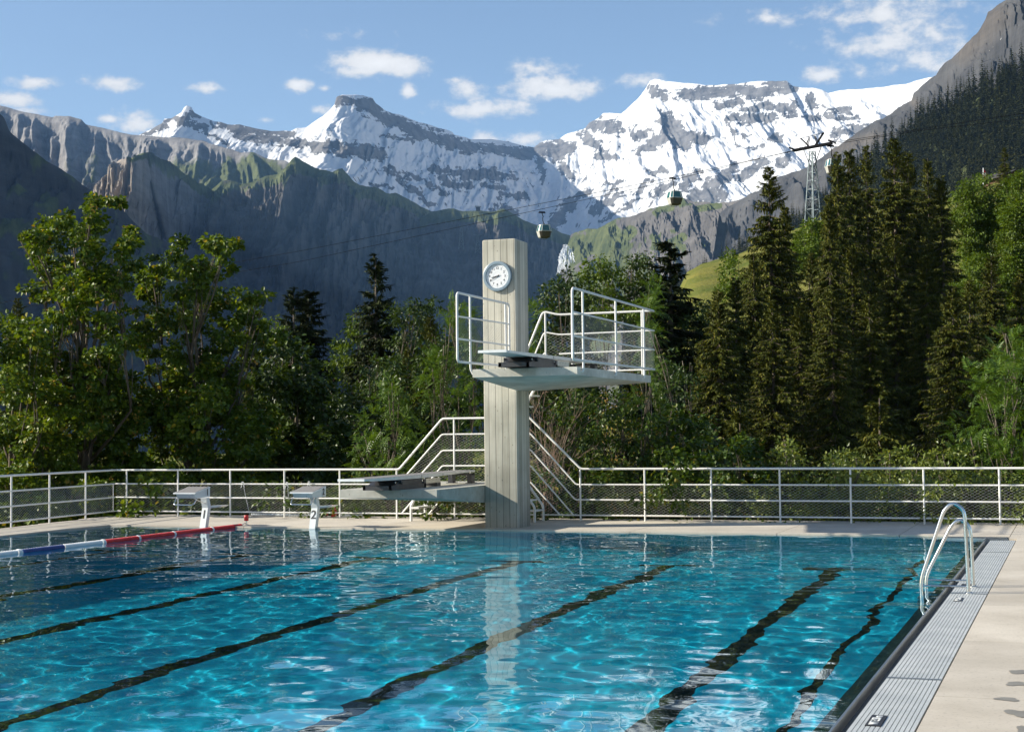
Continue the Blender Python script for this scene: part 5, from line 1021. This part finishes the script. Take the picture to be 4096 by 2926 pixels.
# ================================================================== CABLE CAR
U=[(-300,1295,320),(0,1211,305),(1200,1004,272),(2600,728,248),(3330,571,242)]; U2=[(3330,571,242),(4096,453,236),(4700,375,232)]
Lw=[(-300,1330,338),(0,1245,322),(1200,1046,286),(2600,742,253),(3172,602,246)]; L2=[(3172,602,246),(3700,520,243),(4096,475,240),(4700,392,236)]
def cable(name,label,segs):
    b=MB(); pts=[]
    for q in segs:
        q=np.array(q,float); t=np.linspace(0,1,60); k=np.linspace(0,1,len(q))
        pts+= [spx(*[np.interp(u,q[:,0],q[:,j]) for j in range(3)]) for u in np.linspace(q[0,0],q[-1,0],60)]
    P=np.array(pts); P=P[np.concatenate([[True],np.linalg.norm(np.diff(P,axis=0),axis=1)>1e-6])]
    b.tube(P,.042,6); return tag(b.build(name,M['cable']),label,'cable')
cable('haul_cable','upper haul cable of the cable car, running over the long right arm of the pylon',[U,U2]); cable('haul_cable','lower haul cable of the cable car, with the hanging cabins nearest the tower',[Lw,L2])
# pylon
def lattice(parent,base,top,wb,wt,nseg,rl,rd,axx,axy,mat):
    legs=[]
    for sx,sy in ((-1,-1),(1,-1),(1,1),(-1,1)):
        a=base+axx*sx*wb+axy*sy*wb; c=top+axx*sx*wt+axy*sy*wt; legs.append((a,c)); b=MB(); b.bar(a,c,rl,rl,axx); b.build('leg',mat,parent)
    b=MB(); hs=[0]; 
    for i in range(nseg): hs.append(hs[-1]+.925**i)
    hs=np.array(hs)/hs[-1]
    for i in range(nseg):
        for j in range(4):
            p,q=legs[j],legs[(j+1)%4]; A=lambda l,u:l[0]+(l[1]-l[0])*u
            if i%2==j%2: b.bar(A(p,hs[i]),A(q,hs[i+1]),rd,rd*.6,axx*.3+axy)
            else: b.bar(A(q,hs[i]),A(p,hs[i+1]),rd,rd*.6,axx*.3+axy)
            b.bar(A(p,hs[i+1]),A(q,hs[i+1]),rd*.7,rd*.6,axx*.3+axy)
    b.build('bracing',mat,parent)
pb=px(1805,545,246); pt_=px(1803,336,244.5)
t=thing('cable_pylon','tall grey lattice pylon of the cable car with a dark crossarm, rising behind the spruces','pylon',pb)
ax=RH*math.cos(R(38))+FH*math.sin(R(38)); ay=-RH*math.sin(R(38))+FH*math.cos(R(38)); UZ=np.array([0,0,1.])
lattice(t,pb,pt_,1.1,.32,10,.14,.08,ax,ay,M['pylon'])
la,ra=spx(3172,600,246),spx(3328,570,242); ad=(ra-la)/np.linalg.norm(ra-la); an=np.cross(ad,UZ); an/=np.linalg.norm(an)
b=MB()
for s in (-.22,.22): b.bar(la+an*s-UZ*.1,ra+an*s-UZ*.1,.14,.42)
for k in range(13): c=la+(ra-la)*(k+.5)/13; b.bar(c-an*.26-UZ*.1,c+an*.26-UZ*.1,.06,.2)
b.build('crossarm',M['cable'],t)
b=MB(); c0=(la+ra)/2
for s,o in ((-1,.0),(1,.0)):
    for q in (-1,1):
        b.bar(c0+ad*s*.5+an*q*.2+UZ*0,c0+ad*s*(2.0)+an*q*.2+UZ*(1.75+.1*s),.13,.13); b.bar(c0+ad*s*.9+an*q*.2,c0+ad*s*.45+an*q*.2+UZ*1.62,.09,.09); b.bar(c0+ad*s*1.4,c0+ad*s*.5+UZ*1.62,.07,.07)
b.bar(c0-ad*2.0+UZ*1.65,c0+ad*2.0+UZ*1.85,.07,.07)
for q in (-1,1): b.bar(c0+ad*1.6*q-UZ*.15,pt_-UZ*2.6+ad*.3*q,.10,.10)
b.build('head_frame',M['cable'],t)
for s,e in ((-1,la),(1,ra)):
    b=MB()
    for k in range(8):
        c=e+UZ*.30+ax*0+an*(k-3.5)*.36; b.lathe([(.0001,-.04),(.15,-.04),(.12,0),(.15,.04),(.0001,.04)],c-UZ*.12,ad,12)
    b.bar(e+UZ*.1-an*1.5,e+UZ*.1+an*1.5,.07,.16); b.build('sheave_train',M['cable'],t)
def gondola(top,label,yaw,flip=1):
    t=thing('gondola',label,'cable car',top-UZ*4.0,'cable cars hanging from the cables'); c,s=math.cos(yaw),math.sin(yaw); W=lambda x,y,z:top+1.12*np.array([x*c-y*s,x*s+y*c,z])
    b=MB(); b.box((-1,-1,-1),(1,1,1)) if False else None
    P=[W(0,0,-.05),W(.10,0,-.5),W(.22,.0,-.62),W(.10,0,-.85),W(.12,0,-1.3),W(.30,0,-1.85)]; b.tube(P,.07,8); sharpen(b.build('hanger',M['cable'],t))
    b=MB(); b.hexa([W(*q) for q in ((-.55,-.1,-.12),(.55,-.1,-.12),(.55,.1,-.12),(-.55,.1,-.12),(-.45,-.1,.12),(.45,-.1,.12),(.45,.1,.12),(-.45,.1,.12))]); b.build('grip',M['cable'],t)
    # cabin: octagonal plan, waisted profile
    def ringp(z,sx,sy): 
        k=.34; return [W(.30+x*sx,y*sy,z) for x,y in ((-1,-1+k),(-1+k,-1),(1-k,-1),(1,-1+k),(1,1-k),(1-k,1),(-1+k,1),(-1,1-k))]
    lv=[(-4.0,.62,.60),(-3.86,.80,.78),(-3.1,1.0,.98),(-2.97,1.02,1.0),(-2.02,.80,.80),(-1.93,.66,.66)]
    rings=[ringp(*q) for q in lv]
    def band(a,d,name,mats,parent,out=0): 
        b=MB(); V=rings[a]+rings[d]; b.add(V,[(i,(i+1)%8,8+(i+1)%8,8+i) for i in range(8)]); return b.build(name,mats,parent)
    b=MB()
    for k,(a,d) in enumerate(((0,1),(1,2),(2,3))):
        b.m=0; b.add(rings[a]+rings[d],[(i,(i+1)%8,8+(i+1)%8,8+i) for i in (7,6,5,4)]); b.m=1; b.add(rings[a]+rings[d],[(i,(i+1)%8,8+(i+1)%8,8+i) for i in (0,1,2,3)])
    b.m=1; b.add(rings[0],[tuple(range(8))[::-1]]); b.build('body',[M['gondola'],M['gonddark']],t)
    band(3,4,'window',M['glass'],t)
    b=MB(); 
    for i in range(8): 
        b.bar(rings[3][i],rings[4][i],.10,.09)
    for r_ in (rings[3],rings[4]):
        for i in range(8): b.bar(r_[i],r_[(i+1)%8],.07,.07)
    b.build('window_frame',M['gondola'],t)
    b=MB(); b.add(rings[4]+rings[5],[(i,(i+1)%8,8+(i+1)%8,8+i) for i in range(8)]+[]); b.add(rings[5],[tuple(range(8))]); b.build('roof',M['gonddark'],t)
    b=MB(); b.tube([W(.30,0,-1.7),W(.30,0,-1.95)],.12,8); b.build('roof_mount',M['cable'],t)
    b=MB(); b.tube([W(-.1,.3,-4.0),W(-.1,.3,-4.22),W(.7,.3,-4.22),W(.7,.3,-4.0)],.03,6); b.build('bumper',M['cable'],t)
gy_=YAW+.30
gondola(spx(2168,849,262),'cable car cabin hanging just above the concrete tower',gy_); gondola(spx(2690,713,251),'cable car cabin hanging in front of the snow slope, left of the spruces',gy_); gondola(spx(3322,584,243),'cable car cabin at the pylon, half hidden by a spruce tip',gy_-.2)
# far lattice pylons, mountain hut
for k,(x,y0,y1,l) in enumerate(((1845,985,905,'tiny pale lattice pylon on the shaded mountainside, left one of two'),(1911,1000,938,'tiny pale lattice pylon on the shaded mountainside, above the clock'))):
    d=2900; a=spx(x,y0,d); c=spx(x,y1,d); t=thing('lattice_pylon',l,'pylon',a,'far pylons on the mountainside'); lattice(t,a-UZ*6,c,5,1.2,5,1.0,.8,RH,FH,M['pylon'])
    b=MB(); b.bar(c-RH*8,c+RH*8,1,1); b.build('crossarm',M['pylon'],t)
c=spx(1914,838,4985); t=thing('mountain_hut','small dark hut on the rim of the green cliff, under the snow slopes','hut',c)
b=MB(); q=[c+RH*x+FH*y-UZ*4 for x,y in ((-8,-6),(6,-6),(6,6),(-8,6))]; b.hexa(q+[p+UZ*12 for p in q]); b.build('wall',M['roof'],t)
b=MB(); q=[c+RH*x+FH*y+UZ*8.1 for x,y in ((-11,-8),(9,-8),(9,8),(-11,8))]; b.hexa(q+[p+UZ*(2+2*(i%3==0)) for i,p in enumerate(q)]); b.build('roof',M['plaster'],t)
# chalet and flag on the ridge
c=px(2226,408,205); c[2]-=.3; cc=c+RH*0; t=thing('chalet','dark wooden chalet under a wide gable roof on the ridge, behind a lone spruce','chalet',cc)
ex,ey=RH*.9+FH*.43,-RH*.43+FH*.9
W=lambda x,y,z: cc+(ex*x+ey*y+UZ*z)*.5
b=MB(); b.hexa([W(*q) for q in ((-3,-4,-3),(3,-4,-3),(3,4,-3),(-3,4,-3),(-3,-4,-.2),(3,-4,-.2),(3,4,-.2),(-3,4,-.2))]); b.build('plinth',M['plaster'],t)
b=MB(); b.add([W(*q) for q in ((-3.05,-4.05,-.2),(3.05,-4.05,-.2),(3.05,-4.05,2.2),(0,-4.05,3.5),(-3.05,-4.05,2.2),(-3.05,4.05,-.2),(3.05,4.05,-.2),(3.05,4.05,2.2),(0,4.05,3.5),(-3.05,4.05,2.2))],[(0,1,2,3,4),(9,8,7,6,5),(1,6,7,2),(5,0,4,9)]); b.build('wall',M['wood'],t)
b=MB()
for s in (-1,1): b.hexa([W(0,-5.2,3.52),W(s*4.4,-5.2,1.6),W(s*4.4,5.2,1.6),W(0,5.2,3.52),W(0,-5.2,3.75),W(s*4.4,-5.2,1.83),W(s*4.4,5.2,1.83),W(0,5.2,3.75)])
b.build('roof',M['roof'],t)
for x in (-1.6,.9):
    b=MB(); b.hexa([W(x,-4.12,.4),W(x+.7,-4.12,.4),W(x+.7,-4.06,.4),W(x,-4.06,.4),W(x,-4.12,1.4),W(x+.7,-4.12,1.4),W(x+.7,-4.06,1.4),W(x,-4.06,1.4)]); w_=b.build('window',M['plaster'],t)
    b=MB(); b.hexa([W(x+.08,-4.14,.48),W(x+.62,-4.14,.48),W(x+.62,-4.125,.48),W(x+.08,-4.125,.48),W(x+.08,-4.14,1.32),W(x+.62,-4.14,1.32),W(x+.62,-4.125,1.32),W(x+.08,-4.125,1.32)]); b.build('pane',M['glass'],w_)
fp=spx(3932,726,200); ft=spx(3933,672,200); fp2=fp-UZ*2
t=thing('flagpole','white flagpole with a limp red and white flag beside the chalet','flagpole',fp2); b=MB(); b.tube([fp2,ft],.06,8); b.build('pole',M['whiteplastic'],t)
b=MB(); V=[];n=8
for j in range(6):
    for i in range(n): V.append(ft-UZ*(.15+j*.28+i*.05)+RH*(.05+i*.045+.03*math.sin(j*1.4))+FH*.06*math.sin(i*1.7+j))
b.add(V,[(j*n+i,j*n+i+1,(j+1)*n+i+1,(j+1)*n+i) for j in range(5) for i in range(n-1)]); fl=b.build('flag',M['red'],t,smooth=True); md=fl.modifiers.new('thickness','SOLIDIFY'); md.thickness=.01
b=MB(); p=ft-UZ*.95+RH*.2-FH*.10; b.bar(p-UZ*.3,p+UZ*.3,.12,.02,FH); b.bar(p-RH*.12,p+RH*.12,.12,.02,FH); b.build('flag_cross',M['whiteplastic'],fl)
# old fence posts on the grassy bank
for k,(x,y) in enumerate(((742,842),(775,833))):
    p=px(x,y+9,72); b=MB(); b.bar(p-UZ*.8,p+UZ*.28,.09,.09); tag(b.build('fence_post',M['wood']),('weathered post on the grassy bank, left of the other','weathered post on the grassy bank, beside the light green round tree')[k],'post','posts on the grassy bank')

# ================================================================== LIGHT, SKY, AIR
SUN=Vector((-.8475,-.3084,.432)).normalized()
ld=bpy.data.lights.new('sun','SUN'); ld.energy=5; ld.angle=R(.5); ld.color=(1,.93,.80); ld.cycles.is_caustics_light=True
lo=bpy.data.objects.new('sun',ld); COL.objects.link(lo); lo.rotation_euler=SUN.to_track_quat('Z','Y').to_euler(); lo.location=(-60,-20,40)
wd=bpy.data.worlds.new('World'); SC.world=wd; wd.use_nodes=True; N,L=wd.node_tree.nodes,wd.node_tree.links; bg=N['Background']
sk=N.new('ShaderNodeTexSky'); sk.sky_type='NISHITA'; sk.sun_disc=False; sk.sun_elevation=math.asin(SUN.z); sk.sun_rotation=math.atan2(SUN.x,SUN.y); sk.altitude=1300; sk.air_density=1.0; sk.dust_density=1.6; sk.ozone_density=1.0
def mth(op,a,bv=None,c=None):
    n=N.new('ShaderNodeMath'); n.operation=op
    for i,x in enumerate((a,bv,c)):
        if x is None: continue
        if isinstance(x,(int,float)): n.inputs[i].default_value=x
        else: L.new(x,n.inputs[i])
    return n.outputs[0]
tc=N.new('ShaderNodeTexCoord'); mp=N.new('ShaderNodeMapping'); mp.vector_type='TEXTURE'; mp.inputs['Rotation'].default_value=(0,0,YAW); L.new(tc.outputs['Generated'],mp.inputs[0])
sx=N.new('ShaderNodeSeparateXYZ'); L.new(mp.outputs[0],sx.inputs[0]); az=mth('ARCTAN2',sx.outputs[0],sx.outputs[1]); el=mth('ARCSINE',sx.outputs[2]); ae=N.new('ShaderNodeCombineXYZ'); L.new(az,ae.inputs[0]); L.new(el,ae.inputs[1])
# clouds: (x,y,rx,ry,strength) surveyed, turned into bearings
CL=[(835,140,105,32,1),(795,158,60,20,.9),(895,150,55,26,.9),(1230,195,112,28,1),(1190,152,70,20,.65),(1040,205,42,27,.85),(1075,243,100,22,.95),(1010,178,26,10,.6),(905,200,20,18,.75),(660,188,38,16,.85),(720,196,18,8,.6),(455,196,44,13,.75),(255,185,66,17,.7),(75,183,55,16,.7),(302,272,48,26,.9),(245,265,22,10,.7),(30,222,50,20,.7),(60,248,46,12,.55),(1415,180,55,15,.7),(1825,168,44,18,.9),(1090,312,60,16,.7),(1175,312,60,20,.7),(715,245,30,12,.6),(590,268,26,8,.5),(2000,85,150,55,.62),(1960,30,150,32,.6),(2085,120,90,40,.6),(1830,82,46,22,.5),(2100,145,60,28,.5),(1700,40,120,14,.4),(750,75,70,12,.35),(1920,150,70,22,.45)]
nz=N.new('ShaderNodeTexNoise'); nz.inputs['Scale'].default_value=62; nz.inputs['Detail'].default_value=9; nz.inputs['Roughness'].default_value=.62
nm=N.new('ShaderNodeMapping'); nm.inputs['Scale'].default_value=(1,1.5,1); L.new(ae.outputs[0],nm.inputs[0]); L.new(nm.outputs[0],nz.inputs['Vector'])
nz2=N.new('ShaderNodeTexNoise'); nz2.inputs['Scale'].default_value=24; nz2.inputs['Detail'].default_value=4; L.new(nm.outputs[0],nz2.inputs['Vector'])
cur=None; low=None
for x,y,rx,ry,st in CL:
    v=(px(x,y,1.0)-np.array([0,0,CAMH])); v/=np.linalg.norm(v); a0=math.atan2(v@RH,v@FH); e0=math.asin(v[2])
    sb=N.new('ShaderNodeVectorMath'); sb.operation='SUBTRACT'; L.new(ae.outputs[0],sb.inputs[0]); sb.inputs[1].default_value=(a0,e0,0)
    ml=N.new('ShaderNodeVectorMath'); ml.operation='MULTIPLY'; L.new(sb.outputs[0],ml.inputs[0]); ml.inputs[1].default_value=(3350/rx,3350/ry,0)
    ln=N.new('ShaderNodeVectorMath'); ln.operation='LENGTH'; L.new(ml.outputs[0],ln.inputs[0])
    d=mth('MULTIPLY',mth('SUBTRACT',1.28,ln.outputs['Value']),st); cur=d if cur is None else mth('MAXIMUM',cur,d)
dens=mth('ADD',cur,mth('ADD',mth('MULTIPLY',mth('SUBTRACT',nz.outputs[0],.52),2.3),mth('MULTIPLY',mth('SUBTRACT',nz2.outputs[0],.5),.9)))
mr=N.new('ShaderNodeMapRange'); mr.interpolation_type='SMOOTHSTEP'; mr.inputs[1].default_value=-.02; mr.inputs[2].default_value=.85; mr.inputs[4].default_value=.92; L.new(dens,mr.inputs[0])
sh=N.new('ShaderNodeMapRange'); sh.inputs[1].default_value=.3; sh.inputs[2].default_value=1.5; sh.inputs[3].default_value=.8; sh.inputs[4].default_value=1.02; L.new(dens,sh.inputs[0])
cc_=N.new('ShaderNodeVectorMath'); cc_.operation='SCALE'; cc_.inputs[0].default_value=(6.6,6.4,6.1); L.new(sh.outputs[0],cc_.inputs['Scale'])
mx=N.new('ShaderNodeMix'); mx.data_type='RGBA'; L.new(mr.outputs[0],mx.inputs[0]); L.new(sk.outputs[0],mx.inputs[6]); L.new(cc_.outputs[0],mx.inputs[7]); L.new(mx.outputs[2],bg.inputs[0]); bg.inputs[1].default_value=.084
# haze
HZ=True
if HZ:
    b=MB(); b.box((-9000,-1200,-63.5),(9000,13500,2150)); m,N2,L2_,bs=newmat('valley_air'); N2.remove(bs); pv=N2.new('ShaderNodeVolumePrincipled'); pv.inputs['Density'].default_value=2.7e-5; pv.inputs['Color'].default_value=(.30,.57,1,1); pv.inputs['Anisotropy'].default_value=.0; L2_.new(pv.outputs[0],N2['Material Output'].inputs['Volume'])
    o=b.build('haze',m); o['kind']='stuff'
SC.view_settings.view_transform='Standard'; SC.view_settings.look='None'; SC.view_settings.gamma=1; SC.view_settings.exposure=.94
cy=SC.cycles; cy.use_denoising=True; cy.sample_clamp_indirect=5; cy.max_bounces=10; cy.transparent_max_bounces=8; cy.volume_bounces=1; cy.diffuse_bounces=3; cy.glossy_bounces=3; cy.transmission_bounces=6
try: cy.denoiser='OPENIMAGEDENOISE'
except Exception: pass
